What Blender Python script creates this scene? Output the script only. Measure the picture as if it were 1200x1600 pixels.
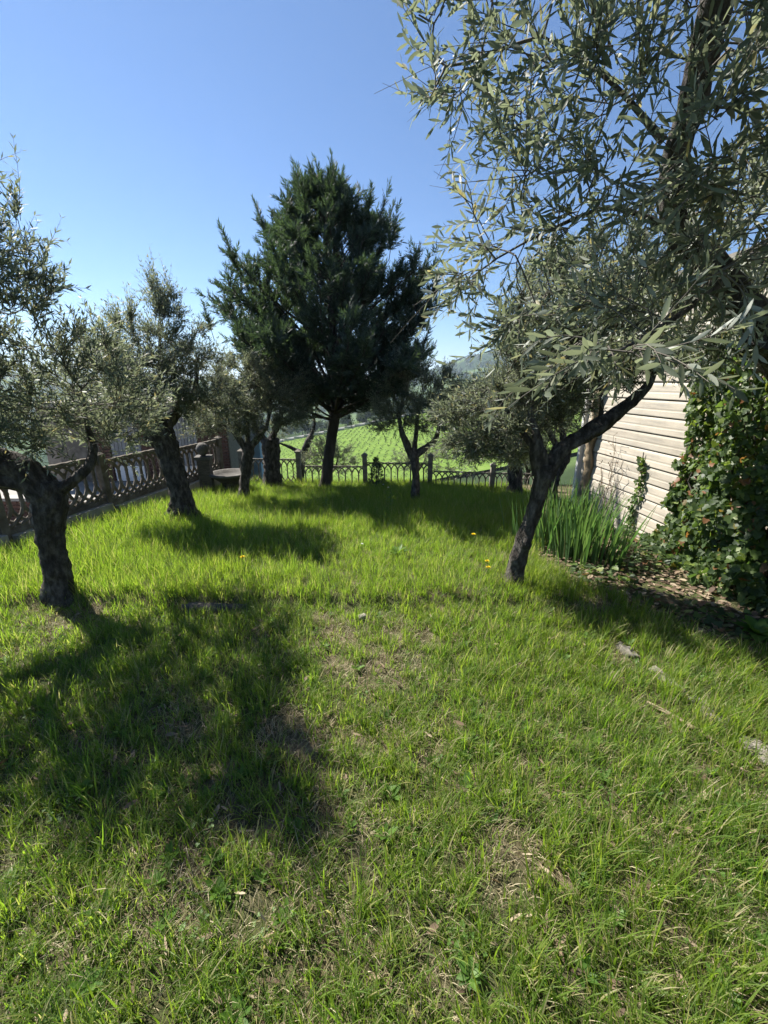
import bpy, math, random
import numpy as np
from mathutils import Matrix, Vector, noise as mnoise

scene = bpy.context.scene
for o in list(bpy.data.objects):
    bpy.data.objects.remove(o)
random.seed(7)
RNG = np.random.default_rng(11)

# ------------------------------------------------------------------ camera
cam_d = bpy.data.cameras.new("camera")
cam_d.sensor_fit = 'VERTICAL'
cam_d.sensor_height = 24.0
cam_d.lens = 24.0 * 640.0 / 1600.0
cam_d.clip_start = 0.05
cam_d.clip_end = 20000
cam = bpy.data.objects.new("camera", cam_d)
scene.collection.objects.link(cam)
EYE = Vector((0.0, 0.0, 1.6))
cam.location = EYE
cam.rotation_euler = (math.radians(90 - 17.6), 0, 0)
scene.camera = cam

# ------------------------------------------------------------------ sky and sun
SUN_EL, SUN_AZ = 48.5, -53.0          # azimuth from +Y, negative to the left
world = bpy.data.worlds.new("World")
scene.world = world
world.use_nodes = True
wn = world.node_tree.nodes
bg = wn["Background"]
sky = wn.new("ShaderNodeTexSky")
sky.sky_type = 'NISHITA'
sky.sun_disc = False
sky.sun_elevation = math.radians(SUN_EL)
sky.sun_rotation = math.radians(SUN_AZ)
sky.altitude = 300
sky.air_density = 1.0
sky.dust_density = 0.05
sky.ozone_density = 9.0
world.node_tree.links.new(sky.outputs[0], bg.inputs[0])
bg.inputs[1].default_value = 0.055
sl = bpy.data.lights.new("sun", 'SUN')
sl.energy = 5.0
sl.angle = math.radians(0.53)
sl.color = (1.0, 0.95, 0.87)
sun = bpy.data.objects.new("sun", sl)
scene.collection.objects.link(sun)
e, a = math.radians(SUN_EL), math.radians(SUN_AZ)
sdir = Vector((math.sin(a) * math.cos(e), math.cos(a) * math.cos(e), math.sin(e)))
sun.rotation_euler = sdir.to_track_quat('Z', 'Y').to_euler()
sun.location = sdir * 60

vs = scene.view_settings
vs.view_transform = 'Standard'
vs.look = 'None'
vs.exposure = 1.45
vs.gamma = 1.0
vs.use_curve_mapping = False
cy = scene.cycles
cy.use_denoising = True
cy.max_bounces = 8
cy.diffuse_bounces = 4
cy.glossy_bounces = 2
cy.transmission_bounces = 4
cy.volume_bounces = 0
cy.transparent_max_bounces = 6
cy.caustics_reflective = False
cy.caustics_refractive = False
cy.sample_clamp_indirect = 4.0

# ------------------------------------------------------------------ helpers
COL = scene.collection


def fbm(x, y, scale, seed=0, octaves=3):
    """vectorised value noise, about -1..1"""
    x = np.asarray(x, float) * scale + seed * 17.31
    y = np.asarray(y, float) * scale - seed * 9.73
    out = 0
    amp = 0.55
    for k in range(octaves):
        xi = np.floor(x); yi = np.floor(y)
        fx = x - xi; fy = y - yi
        fx = fx * fx * (3 - 2 * fx); fy = fy * fy * (3 - 2 * fy)

        def h(a, b):
            v = np.sin(a * 127.1 + b * 311.7 + seed * 74.7) * 43758.5453
            return (v - np.floor(v)) * 2 - 1
        v = (h(xi, yi) * (1 - fx) + h(xi + 1, yi) * fx) * (1 - fy) + (h(xi, yi + 1) * (1 - fx) + h(xi + 1, yi + 1) * fx) * fy
        out = out + v * amp
        amp *= 0.5
        x = x * 2.03 + 5.1; y = y * 2.03 - 3.7
    return out


def new_mesh(name, V, F, mats, smooth=False, midx=None):
    """V (n,3); F (m,3) or (m,4) array or list of polygons"""
    me = bpy.data.meshes.new(name)
    if isinstance(F, np.ndarray):
        V = np.asarray(V, np.float32)
        k = F.shape[1]
        me.vertices.add(len(V))
        me.vertices.foreach_set("co", V.ravel())
        me.loops.add(F.size)
        me.loops.foreach_set("vertex_index", F.astype(np.int32).ravel())
        me.polygons.add(len(F))
        me.polygons.foreach_set("loop_start", np.arange(0, F.size, k, dtype=np.int32))
        if midx is not None:
            me.polygons.foreach_set("material_index", np.asarray(midx, np.int32))
        me.update(calc_edges=True)
    else:
        me.from_pydata([tuple(v) for v in V], [], F)
        if midx is not None:
            me.polygons.foreach_set("material_index", np.asarray(midx, np.int32))
        me.update()
    for m in (mats if isinstance(mats, (list, tuple)) else [mats]):
        me.materials.append(m)
    if smooth:
        me.polygons.foreach_set("use_smooth", np.ones(len(me.polygons), dtype=bool))
    return me


def link(name, data, parent=None, loc=None, label=None, cat=None, group=None, kind=None):
    o = bpy.data.objects.new(name, data)
    COL.objects.link(o)
    if parent is not None:
        o.parent = parent
    if loc is not None:
        o.location = loc
    if label: o["label"] = label
    if cat: o["category"] = cat
    if group: o["group"] = group
    if kind: o["kind"] = kind
    return o


def thing(name, loc, label, cat, group=None):
    return link(name, None, None, loc, label, cat, group)


class MB:
    """collects polygons for one mesh"""
    def __init__(self):
        self.v, self.f, self.m = [], [], []

    def add(self, V, F, m=0):
        n = len(self.v)
        self.v += [tuple(p) for p in V]
        self.f += [tuple(i + n for i in q) for q in F]
        self.m += [m] * len(F)

    def box(self, c, s, rz=0.0, m=0, jit=0.0, bev=0.0):
        cx, cy_, cz = c
        hx, hy, hz = s[0] / 2, s[1] / 2, s[2] / 2
        pts = [(-hx, -hy, -hz), (hx, -hy, -hz), (hx, hy, -hz), (-hx, hy, -hz), (-hx, -hy, hz), (hx, -hy, hz), (hx, hy, hz), (-hx, hy, hz)]
        co, si = math.cos(rz), math.sin(rz)
        P = []
        for x, y, z in pts:
            x += random.uniform(-jit, jit); y += random.uniform(-jit, jit); z += random.uniform(-jit, jit)
            P.append((cx + x * co - y * si, cy_ + x * si + y * co, cz + z))
        self.add(P, [(0, 3, 2, 1), (4, 5, 6, 7), (0, 1, 5, 4), (1, 2, 6, 5), (2, 3, 7, 6), (3, 0, 4, 7)], m)

    def tube(self, pts, rads, n=8, m=0, cap=True):
        pts = [Vector(p) for p in pts]
        if not hasattr(rads, '__len__'):
            rads = [rads] * len(pts)
        V = []; F = []
        up = None
        for i, p in enumerate(pts):
            t = (pts[min(i + 1, len(pts) - 1)] - pts[max(i - 1, 0)]).normalized()
            if up is None:
                up = t.orthogonal().normalized()
            up = (up - t * up.dot(t))
            up = up.normalized() if up.length > 1e-6 else t.orthogonal().normalized()
            w = t.cross(up)
            for k in range(n):
                an = 2 * math.pi * k / n
                V.append(p + (up * math.cos(an) + w * math.sin(an)) * rads[i])
        for i in range(len(pts) - 1):
            for k in range(n):
                a_ = i * n + k; b_ = i * n + (k + 1) % n
                F.append((a_, b_, b_ + n, a_ + n))
        if cap:
            F.append(tuple(range(n - 1, -1, -1)))
            F.append(tuple(range(len(V) - n, len(V))))
        self.add(V, F, m)

    def build(self, name, mats, parent=None, smooth=False, loc=None, **kw):
        me = new_mesh(name, self.v, self.f, mats, smooth, self.m)
        return link(name, me, parent, loc, **kw)


def catmull(pts, rads, step):
    P = [Vector(p) for p in pts]
    out, ro = [], []
    n = len(P)
    for i in range(n - 1):
        p0 = P[max(i - 1, 0)]; p1 = P[i]; p2 = P[i + 1]; p3 = P[min(i + 2, n - 1)]
        k = max(2, int((p2 - p1).length / step))
        for j in range(k):
            t = j / k
            q = 0.5 * ((2 * p1) + (p2 - p0) * t + (2 * p0 - 5 * p1 + 4 * p2 - p3) * t * t + (3 * p1 - p0 - 3 * p2 + p3) * t ** 3)
            out.append(q); ro.append(rads[i] * (1 - t) + rads[i + 1] * t)
    out.append(P[-1]); ro.append(rads[-1])
    return out, ro


# ------------------------------------------------------------------ materials
def mat_new(name):
    m = bpy.data.materials.new(name)
    m.use_nodes = True
    nt = m.node_tree
    return m, nt, nt.nodes["Principled BSDF"], nt.nodes["Material Output"]


def N(nt, t, **kw):
    n = nt.nodes.new(t)
    for k, v in kw.items():
        setattr(n, k, v)
    return n


def rnd_value(nt):
    """one random number per leaf, whether it is an island or an object"""
    g = N(nt, "ShaderNodeNewGeometry"); oi = N(nt, "ShaderNodeObjectInfo")
    ad = N(nt, "ShaderNodeMath", operation='ADD'); fr = N(nt, "ShaderNodeMath", operation='FRACT')
    nt.links.new(g.outputs["Random Per Island"], ad.inputs[0]); nt.links.new(oi.outputs["Random"], ad.inputs[1])
    nt.links.new(ad.outputs[0], fr.inputs[0])
    return fr.outputs[0], g


def ramp(nt, fac, stops):
    r = N(nt, "ShaderNodeValToRGB")
    cr = r.color_ramp
    while len(cr.elements) > 1:
        cr.elements.remove(cr.elements[-1])
    cr.elements[0].position = stops[0][0]; cr.elements[0].color = (*stops[0][1], 1)
    for p, c in stops[1:]:
        el = cr.elements.new(p); el.color = (*c, 1)
    nt.links.new(fac, r.inputs[0])
    return r.outputs[0]


def mixc(nt, fac, a_, b_, blend='MIX'):
    m = N(nt, "ShaderNodeMix", data_type='RGBA', blend_type=blend)
    for sock, v in ((m.inputs[0], fac), (m.inputs[6], a_), (m.inputs[7], b_)):
        if isinstance(v, (int, float)):
            sock.default_value = v
        elif isinstance(v, tuple):
            sock.default_value = (*v, 1)
        else:
            nt.links.new(v, sock)
    return m.outputs[2]


def noise_fac(nt, scale, detail=4, rough=0.6, coord='Object', vec_scale=None, dist=0.0):
    tc = N(nt, "ShaderNodeTexCoord")
    nz = N(nt, "ShaderNodeTexNoise")
    nz.inputs["Scale"].default_value = scale
    nz.inputs["Detail"].default_value = detail
    nz.inputs["Roughness"].default_value = rough
    nz.inputs["Distortion"].default_value = dist
    src = tc.outputs[coord]
    if vec_scale:
        mp = N(nt, "ShaderNodeMapping"); mp.inputs["Scale"].default_value = vec_scale
        nt.links.new(src, mp.inputs[0]); src = mp.outputs[0]
    nt.links.new(src, nz.inputs["Vector"])
    return nz.outputs[0]


def leaf_mat(name, top, under, trans, transl=0.3, rough=0.45, spec=0.5):
    """top / under: ramps over the leaf's own random number; trans: colour of light passing through"""
    m, nt, p, out = mat_new(name)
    r, g = rnd_value(nt)
    ct = ramp(nt, r, top)
    if under:
        cu = ramp(nt, r, under)
        c = mixc(nt, g.outputs["Backfacing"], ct, cu)
    else:
        c = ct
    nt.links.new(c, p.inputs["Base Color"])
    p.inputs["Roughness"].default_value = rough
    p.inputs["Specular IOR Level"].default_value = spec
    tr = N(nt, "ShaderNodeBsdfTranslucent")
    nt.links.new(ramp(nt, r, trans), tr.inputs[0])
    mx = N(nt, "ShaderNodeMixShader"); mx.inputs[0].default_value = transl
    nt.links.new(p.outputs[0], mx.inputs[1]); nt.links.new(tr.outputs[0], mx.inputs[2])
    nt.links.new(mx.outputs[0], out.inputs[0])
    return m


def solid_mat(name, stops, scale=8.0, rough=0.85, bump=0.3, bump_scale=40.0, detail=6, vec_scale=None, spec=0.3, coord='Object', bdist=0.01):
    m, nt, p, out = mat_new(name)
    f = noise_fac(nt, scale, detail, 0.62, coord, vec_scale)
    c = ramp(nt, f, stops)
    oi = N(nt, "ShaderNodeObjectInfo")
    hs = N(nt, "ShaderNodeHueSaturation")
    mr = N(nt, "ShaderNodeMapRange"); mr.inputs[3].default_value = 0.85; mr.inputs[4].default_value = 1.15
    nt.links.new(oi.outputs["Random"], mr.inputs[0]); nt.links.new(mr.outputs[0], hs.inputs["Value"])
    nt.links.new(c, hs.inputs["Color"])
    nt.links.new(hs.outputs[0], p.inputs["Base Color"])
    p.inputs["Roughness"].default_value = rough
    p.inputs["Specular IOR Level"].default_value = spec
    if bump:
        b = N(nt, "ShaderNodeBump"); b.inputs["Strength"].default_value = bump; b.inputs["Distance"].default_value = bdist
        nt.links.new(noise_fac(nt, bump_scale, 5, 0.65, coord, vec_scale), b.inputs["Height"])
        nt.links.new(b.outputs[0], p.inputs["Normal"])
    return m


M_olive = leaf_mat("olive_leaf",
                   [(0, (0.050, 0.064, 0.044)), (0.5, (0.085, 0.104, 0.068)), (0.95, (0.13, 0.150, 0.095)), (0.994, (0.16, 0.168, 0.11)), (1.0, (0.30, 0.23, 0.08))],
                   [(0, (0.23, 0.25, 0.205)), (0.6, (0.32, 0.345, 0.29)), (1.0, (0.43, 0.45, 0.38))],
                   [(0, (0.18, 0.215, 0.11)), (0.9, (0.30, 0.34, 0.19)), (1.0, (0.48, 0.40, 0.14))], transl=0.38, rough=0.55, spec=0.35)
M_cyp = leaf_mat("cypress_scale",
                 [(0, (0.030, 0.044, 0.036)), (0.6, (0.050, 0.068, 0.054)), (1.0, (0.085, 0.105, 0.075))], None,
                 [(0, (0.05, 0.09, 0.03)), (1.0, (0.10, 0.16, 0.05))], transl=0.3, rough=0.6, spec=0.3)
M_ivy = leaf_mat("ivy_leaf",
                 [(0, (0.028, 0.050, 0.018)), (0.5, (0.050, 0.084, 0.026)), (0.82, (0.09, 0.14, 0.034)), (0.94, (0.15, 0.20, 0.04)), (0.965, (0.16, 0.07, 0.03)), (1.0, (0.22, 0.10, 0.05))],
                 [(0, (0.07, 0.10, 0.04)), (0.95, (0.10, 0.14, 0.05)), (1.0, (0.2, 0.1, 0.05))],
                 [(0, (0.10, 0.19, 0.03)), (0.7, (0.18, 0.29, 0.04)), (0.93, (0.34, 0.45, 0.05)), (1.0, (0.35, 0.14, 0.04))], transl=0.40, rough=0.5, spec=0.4)
M_iris = leaf_mat("iris_blade", [(0, (0.045, 0.095, 0.034)), (0.8, (0.080, 0.145, 0.055)), (1.0, (0.20, 0.20, 0.09))], None,
                  [(0, (0.10, 0.24, 0.04)), (1.0, (0.20, 0.34, 0.07))], transl=0.36, rough=0.45, spec=0.4)
M_litter = leaf_mat("dry_leaf", [(0, (0.085, 0.058, 0.040)), (0.5, (0.19, 0.135, 0.09)), (1.0, (0.36, 0.29, 0.20))], None,
                    [(0, (0.15, 0.07, 0.03)), (1, (0.35, 0.2, 0.08))], transl=0.15, rough=0.7, spec=0.2)
M_weed = leaf_mat("weed_leaf", [(0, (0.05, 0.11, 0.02)), (1.0, (0.11, 0.20, 0.035))], None,
                  [(0, (0.2, 0.38, 0.02)), (1, (0.3, 0.48, 0.04))], transl=0.42, rough=0.5, spec=0.3)
M_far = leaf_mat("far_foliage", [(0, (0.035, 0.055, 0.02)), (0.6, (0.06, 0.085, 0.032)), (1.0, (0.10, 0.125, 0.05))], None,
                 [(0, (0.06, 0.10, 0.02)), (1, (0.12, 0.17, 0.04))], transl=0.2, rough=0.7, spec=0.2)
M_bark = solid_mat("olive_bark", [(0.30, (0.018, 0.015, 0.012)), (0.46, (0.05, 0.042, 0.035)), (0.58, (0.11, 0.098, 0.085)), (0.75, (0.21, 0.195, 0.17))], scale=22, bump=1.0, bump_scale=48, bdist=0.035, vec_scale=(1, 1, 0.45))
M_cbark = solid_mat("cypress_bark", [(0.3, (0.025, 0.020, 0.017)), (0.7, (0.085, 0.070, 0.058))], scale=12, bump=0.8, bump_scale=40, bdist=0.02, vec_scale=(1, 1, 0.2))
M_twig = solid_mat("olive_twig", [(0.3, (0.06, 0.052, 0.042)), (0.7, (0.15, 0.135, 0.11))], scale=20, bump=0.2)
M_conc = solid_mat("weathered_concrete", [(0.25, (0.09, 0.08, 0.065)), (0.5, (0.19, 0.17, 0.14)), (0.75, (0.33, 0.305, 0.26))], scale=9, bump=0.5, bump_scale=70, bdist=0.006)
M_brownconc = solid_mat("brown_concrete", [(0.25, (0.070, 0.057, 0.043)), (0.5, (0.14, 0.117, 0.09)), (0.75, (0.25, 0.22, 0.175))], scale=9, bump=0.5, bump_scale=70, bdist=0.006)
M_kerb = solid_mat("pale_kerb", [(0.3, (0.24, 0.215, 0.17)), (0.7, (0.42, 0.39, 0.33))], scale=7, bump=0.4, bump_scale=60, bdist=0.006)
M_pave = solid_mat("pale_pavement", [(0.3, (0.22, 0.205, 0.18)), (0.7, (0.33, 0.31, 0.28))], scale=0.8, bump=0.2, bump_scale=30, bdist=0.006)
M_white = solid_mat("white_paint", [(0.3, (0.66, 0.65, 0.62)), (0.7, (0.78, 0.77, 0.74))], scale=2, bump=0.1)
M_slat = solid_mat("grey_slat", [(0.3, (0.20, 0.20, 0.20)), (0.7, (0.30, 0.30, 0.30))], scale=4, bump=0.2, vec_scale=(4, 4, 0.4))
M_brick = solid_mat("red_brick", [(0.25, (0.075, 0.040, 0.030)), (0.6, (0.125, 0.066, 0.048)), (0.85, (0.19, 0.11, 0.085))], scale=14, bump=0.5, bump_scale=60, bdist=0.004)
M_mortar = solid_mat("mortar", [(0.3, (0.20, 0.17, 0.14)), (0.7, (0.30, 0.27, 0.23))], scale=20, bump=0.3)
M_stone = solid_mat("grey_stone", [(0.25, (0.08, 0.072, 0.06)), (0.55, (0.17, 0.155, 0.13)), (0.8, (0.27, 0.25, 0.22))], scale=9, bump=0.8, bump_scale=35, bdist=0.01)
M_rail = solid_mat("dark_stone", [(0.3, (0.07, 0.063, 0.055)), (0.7, (0.15, 0.14, 0.125))], scale=10, bump=0.6, bump_scale=40)
M_cane = solid_mat("dry_wood", [(0.3, (0.15, 0.115, 0.07)), (0.7, (0.30, 0.24, 0.16))], scale=20, bump=0.4, vec_scale=(1, 8, 8))
M_log = solid_mat("rotten_log", [(0.3, (0.04, 0.033, 0.027)), (0.7, (0.13, 0.11, 0.09))], scale=14, bump=1.0, bump_scale=30, bdist=0.02, vec_scale=(0.3, 2, 2))
M_road = solid_mat("road_asphalt", [(0.3, (0.13, 0.13, 0.13)), (0.7, (0.20, 0.20, 0.195))], scale=1.0, bump=0)
M_yellow = solid_mat("dandelion_petal", [(0.3, (0.78, 0.58, 0.01)), (0.7, (0.85, 0.68, 0.03))], scale=30, bump=0)
M_petal = solid_mat("white_petal", [(0.3, (0.72, 0.72, 0.68)), (0.7, (0.8, 0.8, 0.78))], scale=30, bump=0)
M_blue = solid_mat("faded_blue_sheet", [(0.3, (0.22, 0.33, 0.42)), (0.7, (0.32, 0.44, 0.52))], scale=3, bump=0.1)


def board_material():
    """cream painted cladding with dull streaks along the board"""
    m, nt, p, out = mat_new("cream_cladding")
    f1 = noise_fac(nt, 3.0, 5, 0.6, 'Object', (12, 0.7, 8))
    f2 = noise_fac(nt, 1.3, 3, 0.5, 'Object', (1, 0.5, 3))
    c1 = ramp(nt, f1, [(0.32, (0.30, 0.275, 0.235)), (0.46, (0.42, 0.375, 0.305)), (0.7, (0.46, 0.415, 0.34))])
    c = mixc(nt, ramp(nt, f2, [(0.50, (0, 0, 0)), (0.75, (0.7, 0.7, 0.7))]), c1, (0.52, 0.49, 0.43))
    f3 = noise_fac(nt, 2.2, 5, 0.65, 'Object', (1, 3.0, 0.25))
    c = mixc(nt, ramp(nt, f3, [(0.52, (0, 0, 0)), (0.68, (0.55, 0.55, 0.55))]), c, (0.33, 0.295, 0.235))
    oi = N(nt, "ShaderNodeObjectInfo"); hs = N(nt, "ShaderNodeHueSaturation")
    mr = N(nt, "ShaderNodeMapRange"); mr.inputs[3].default_value = 0.86; mr.inputs[4].default_value = 1.06
    nt.links.new(oi.outputs["Random"], mr.inputs[0]); nt.links.new(mr.outputs[0], hs.inputs["Value"]); nt.links.new(c, hs.inputs["Color"])
    nt.links.new(hs.outputs[0], p.inputs["Base Color"])
    p.inputs["Roughness"].default_value = 0.65
    b = N(nt, "ShaderNodeBump"); b.inputs["Strength"].default_value = 0.04; b.inputs["Distance"].default_value = 0.001
    nt.links.new(noise_fac(nt, 30, 5, 0.6, 'Object', (6, 0.4, 4)), b.inputs["Height"]); nt.links.new(b.outputs[0], p.inputs["Normal"])
    return m


M_board = board_material()


def soil_material():
    m, nt, p, out = mat_new("soil_and_thatch")
    f = noise_fac(nt, 6, 6, 0.65)
    c = ramp(nt, f, [(0.25, (0.045, 0.036, 0.022)), (0.5, (0.12, 0.098, 0.058)), (0.68, (0.23, 0.19, 0.12)), (0.85, (0.32, 0.275, 0.18))])
    g = noise_fac(nt, 1.4, 4, 0.6)
    c2 = mixc(nt, ramp(nt, g, [(0.42, (0, 0, 0)), (0.6, (0.75, 0.75, 0.75))]), c, (0.05, 0.075, 0.02))
    nt.links.new(c2, p.inputs["Base Color"])
    p.inputs["Roughness"].default_value = 0.95
    p.inputs["Specular IOR Level"].default_value = 0.1
    b = N(nt, "ShaderNodeBump"); b.inputs["Strength"].default_value = 1.0; b.inputs["Distance"].default_value = 0.02
    nt.links.new(noise_fac(nt, 60, 6, 0.7), b.inputs["Height"]); nt.links.new(b.outputs[0], p.inputs["Normal"])
    return m


def grass_material(name, stops, tstops, transl, dry=False):
    m, nt, p, out = mat_new(name)
    r, g = rnd_value(nt)
    c = ramp(nt, r, stops); t = ramp(nt, r, tstops)
    if not dry:
        tc = N(nt, "ShaderNodeNewGeometry")
        nz = N(nt, "ShaderNodeTexNoise"); nz.inputs["Scale"].default_value = 1.1; nz.inputs["Detail"].default_value = 3
        nt.links.new(tc.outputs["Position"], nz.inputs["Vector"])
        k = ramp(nt, nz.outputs[0], [(0.35, (0, 0, 0)), (0.7, (1, 1, 1))])
        c = mixc(nt, k, c, mixc(nt, 0.4, c, (0.14, 0.17, 0.025)))
        t = mixc(nt, k, t, mixc(nt, 0.25, t, (0.42, 0.50, 0.02)))
    nt.links.new(c, p.inputs["Base Color"])
    p.inputs["Roughness"].default_value = 0.55
    p.inputs["Specular IOR Level"].default_value = 0.35
    tr = N(nt, "ShaderNodeBsdfTranslucent"); nt.links.new(t, tr.inputs[0])
    mx = N(nt, "ShaderNodeMixShader"); mx.inputs[0].default_value = transl
    nt.links.new(p.outputs[0], mx.inputs[1]); nt.links.new(tr.outputs[0], mx.inputs[2]); nt.links.new(mx.outputs[0], out.inputs[0])
    return m


M_soil = soil_material()
M_grass = grass_material("grass_blade",
                         [(0, (0.076, 0.138, 0.022)), (0.5, (0.128, 0.202, 0.034)), (0.78, (0.185, 0.245, 0.05)), (0.88, (0.33, 0.28, 0.14)), (1.0, (0.46, 0.40, 0.25))],
                         [(0, (0.19, 0.37, 0.025)), (0.6, (0.31, 0.49, 0.035)), (0.85, (0.42, 0.54, 0.06)), (1.0, (0.55, 0.48, 0.20))], 0.52)
M_grass_dark = grass_material("cool_grass_blade",
                              [(0, (0.065, 0.115, 0.030)), (0.7, (0.110, 0.170, 0.045)), (0.9, (0.15, 0.20, 0.065)), (1.0, (0.36, 0.31, 0.18))],
                              [(0, (0.16, 0.32, 0.03)), (0.7, (0.26, 0.44, 0.05)), (1.0, (0.45, 0.46, 0.14))], 0.5, dry=True)
M_dry = grass_material("dry_grass_blade", [(0, (0.16, 0.125, 0.07)), (0.6, (0.33, 0.275, 0.165)), (1.0, (0.52, 0.45, 0.30))],
                       [(0, (0.2, 0.15, 0.06)), (1.0, (0.45, 0.36, 0.18))], 0.25, dry=True)


def terrain_material():
    m, nt, p, out = mat_new("countryside")
    f = noise_fac(nt, 0.006, 5, 0.55, 'Object', None, 0.6)
    c = ramp(nt, f, [(0.36, (0.030, 0.050, 0.022)), (0.46, (0.045, 0.066, 0.032)), (0.50, (0.085, 0.125, 0.045)), (0.60, (0.11, 0.155, 0.055)), (0.66, (0.055, 0.075, 0.035)), (0.8, (0.17, 0.165, 0.095))])
    f2 = noise_fac(nt, 0.08, 6, 0.7)
    c = mixc(nt, 0.5, c, ramp(nt, f2, [(0.3, (0.35, 0.35, 0.35)), (0.7, (1, 1, 1))]), 'MULTIPLY')
    nt.links.new(c, p.inputs["Base Color"])
    p.inputs["Roughness"].default_value = 1.0
    p.inputs["Specular IOR Level"].default_value = 0.0
    return m


def field_material():
    m, nt, p, out = mat_new("field_grass")
    f = noise_fac(nt, 0.25, 6, 0.65)
    c = ramp(nt, f, [(0.3, (0.085, 0.135, 0.03)), (0.55, (0.12, 0.185, 0.04)), (0.8, (0.17, 0.215, 0.06))])
    nt.links.new(c, p.inputs["Base Color"])
    p.inputs["Roughness"].default_value = 1.0
    p.inputs["Specular IOR Level"].default_value = 0.0
    return m


M_terrain = terrain_material()
M_field = field_material()


# ------------------------------------------------------------------ ground
def gz(x, y):
    """lawn height: level near the camera, a low bank, then falling away"""
    x = np.asarray(x, float); y = np.asarray(y, float)
    edge = 2.72 + 0.05 * fbm(x, y * 0, 1.7, 3)
    up = np.clip((y - edge) / 0.09 + 0.5, 0, 1)
    z = up * 0.065 * np.clip((1.6 - x) / 0.8, 0.1, 1) - 0.07 * np.clip(y - 2.75, 0, None)
    z = z + 0.022 * fbm(x, y, 1.3, 1) + 0.010 * fbm(x, y, 5.0, 2)
    return z


def gzf(x, y):
    return float(gz(np.array([x]), np.array([y]))[0])


def field_z(x, y):
    return -25.4 + 0.196 * x + 0.037 * y


def terrain_z(x, y):
    r = np.hypot(x, y)
    az = np.degrees(np.arctan2(x, y))
    # neighbouring yard on the left, slope beyond the back fence, level ground elsewhere
    s = np.maximum.reduce([y - 8.4, -x - 15.0, np.zeros_like(x)])
    plateau = -0.28 - 0.06 * np.clip(y - 2.75, 0, 5) - 0.45 * (x < -4.05)
    near = plateau - 0.42 * np.minimum(s, 34) - 0.12 * np.clip(s - 34, 0, 80)
    fz = field_z(x, y) - 0.8
    w = np.clip((r - 45) / 50, 0, 1); w = w * w * (3 - 2 * w)
    z = near * (1 - w) + fz * w
    # far country
    ridge = 12 + 95 / (1 + np.exp(-(az - 8.5) / 2.6)) + 14 * np.sin(np.radians(az * 7 + 40)) - 12 * np.exp(-((az - 3) / 5) ** 2)
    ridge = np.clip(ridge, 6, 120)
    t = np.clip((r - 520) / 1150, 0, 1); t = t * t * (3 - 2 * t)
    far = -58 + (ridge + 58) * t - np.clip(r - 1750, 0, 900) * 0.05
    t2 = np.clip((r - 2800) / 1300, 0, 1)
    far = far + t2 * (70 + 30 * np.sin(np.radians(az * 5)))
    far = far + fbm(x, y, 0.004, 5, 4) * np.clip((r - 300) / 500, 0, 1) * 26
    w2 = np.clip((r - 232) / 230, 0, 1); w2 = w2 * w2 * (3 - 2 * w2)
    cap = np.minimum(z, 6)
    return cap * (1 - w2) + far * w2


def grid_faces(nu, nv, wrap=False):
    i = np.arange(nu - 1)[:, None]
    j = np.arange(nv if wrap else nv - 1)[None, :]
    j2 = (j + 1) % nv
    a_ = i * nv + j; b_ = i * nv + j2; c_ = (i + 1) * nv + j2; d_ = (i + 1) * nv + j
    return np.stack([a_, b_, c_, d_], -1).reshape(-1, 4)


rr = np.concatenate([[0.0], np.geomspace(2.0, 6000, 150)])
aa = np.radians(np.arange(0, 360, 1.5))
RR, AA = np.meshgrid(rr, aa, indexing='ij')
TX, TY = RR * np.sin(AA), RR * np.cos(AA)
TV = np.stack([TX, TY, terrain_z(TX.ravel(), TY.ravel()).reshape(TX.shape)], -1).reshape(-1, 3)
terrain = link("terrain", new_mesh("terrain", TV, grid_faces(len(rr), len(aa), True)[:, ::-1], M_terrain, True), kind="structure")

gx = np.arange(-4.02, 5.0, 0.06); gy = np.concatenate([np.arange(-5, 0.3, 0.3), np.arange(0.3, 8.05, 0.05)])
GX, GY = np.meshgrid(gx, gy, indexing='ij')
GV = np.stack([GX, GY, gz(GX, GY)], -1).reshape(-1, 3)
ground = link("ground", new_mesh("ground", GV, grid_faces(len(gx), len(gy))[:, ::-1], M_soil, True), kind="structure")

# pale yard beyond the side fence
b = MB()
b.add([(-15, 1, -0.66), (-4.35, 1, -0.66), (-4.0, 8.3, -0.66), (-4.6, 9.6, -0.66), (-15, 12, -0.66)], [(0, 1, 2, 3, 4)])
b.build("yard_pavement", M_pave, kind="structure")

# field on the opposite slope
fx = np.linspace(-75, 120, 60); fy = np.linspace(92, 214, 40)
FX, FY = np.meshgrid(fx, fy, indexing='ij')
FV = np.stack([FX, FY, field_z(FX, FY) + 0.3 * fbm(FX, FY, 0.05, 4)], -1).reshape(-1, 3)
field = link("field", new_mesh("field", FV, grid_faces(60, 40)[:, ::-1], M_field, True), kind="structure")


# ------------------------------------------------------------------ leaf and twig machinery
LEAF4 = (np.array([(0, 0, 0), (0.45, 0.5, 0.12), (1, 0, -0.08), (0.45, -0.5, 0.12)], float), np.array([(0, 3, 2), (0, 2, 1)]))
LEAF8 = (np.array([(0, 0, 0), (0.22, 0.36, 0.06), (0.22, 0, 0.0), (0.22, -0.36, 0.06), (0.6, 0.5, 0.05), (0.6, 0, -0.03), (0.6, -0.5, 0.05), (0.86, 0.26, -0.04), (0.86, -0.26, -0.04), (1, 0, -0.12)], float),
         np.array([(0, 2, 1), (0, 3, 2), (2, 5, 4), (2, 4, 1), (3, 6, 5), (3, 5, 2), (5, 9, 7), (5, 7, 4), (6, 8, 9), (6, 9, 5)]))


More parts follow.
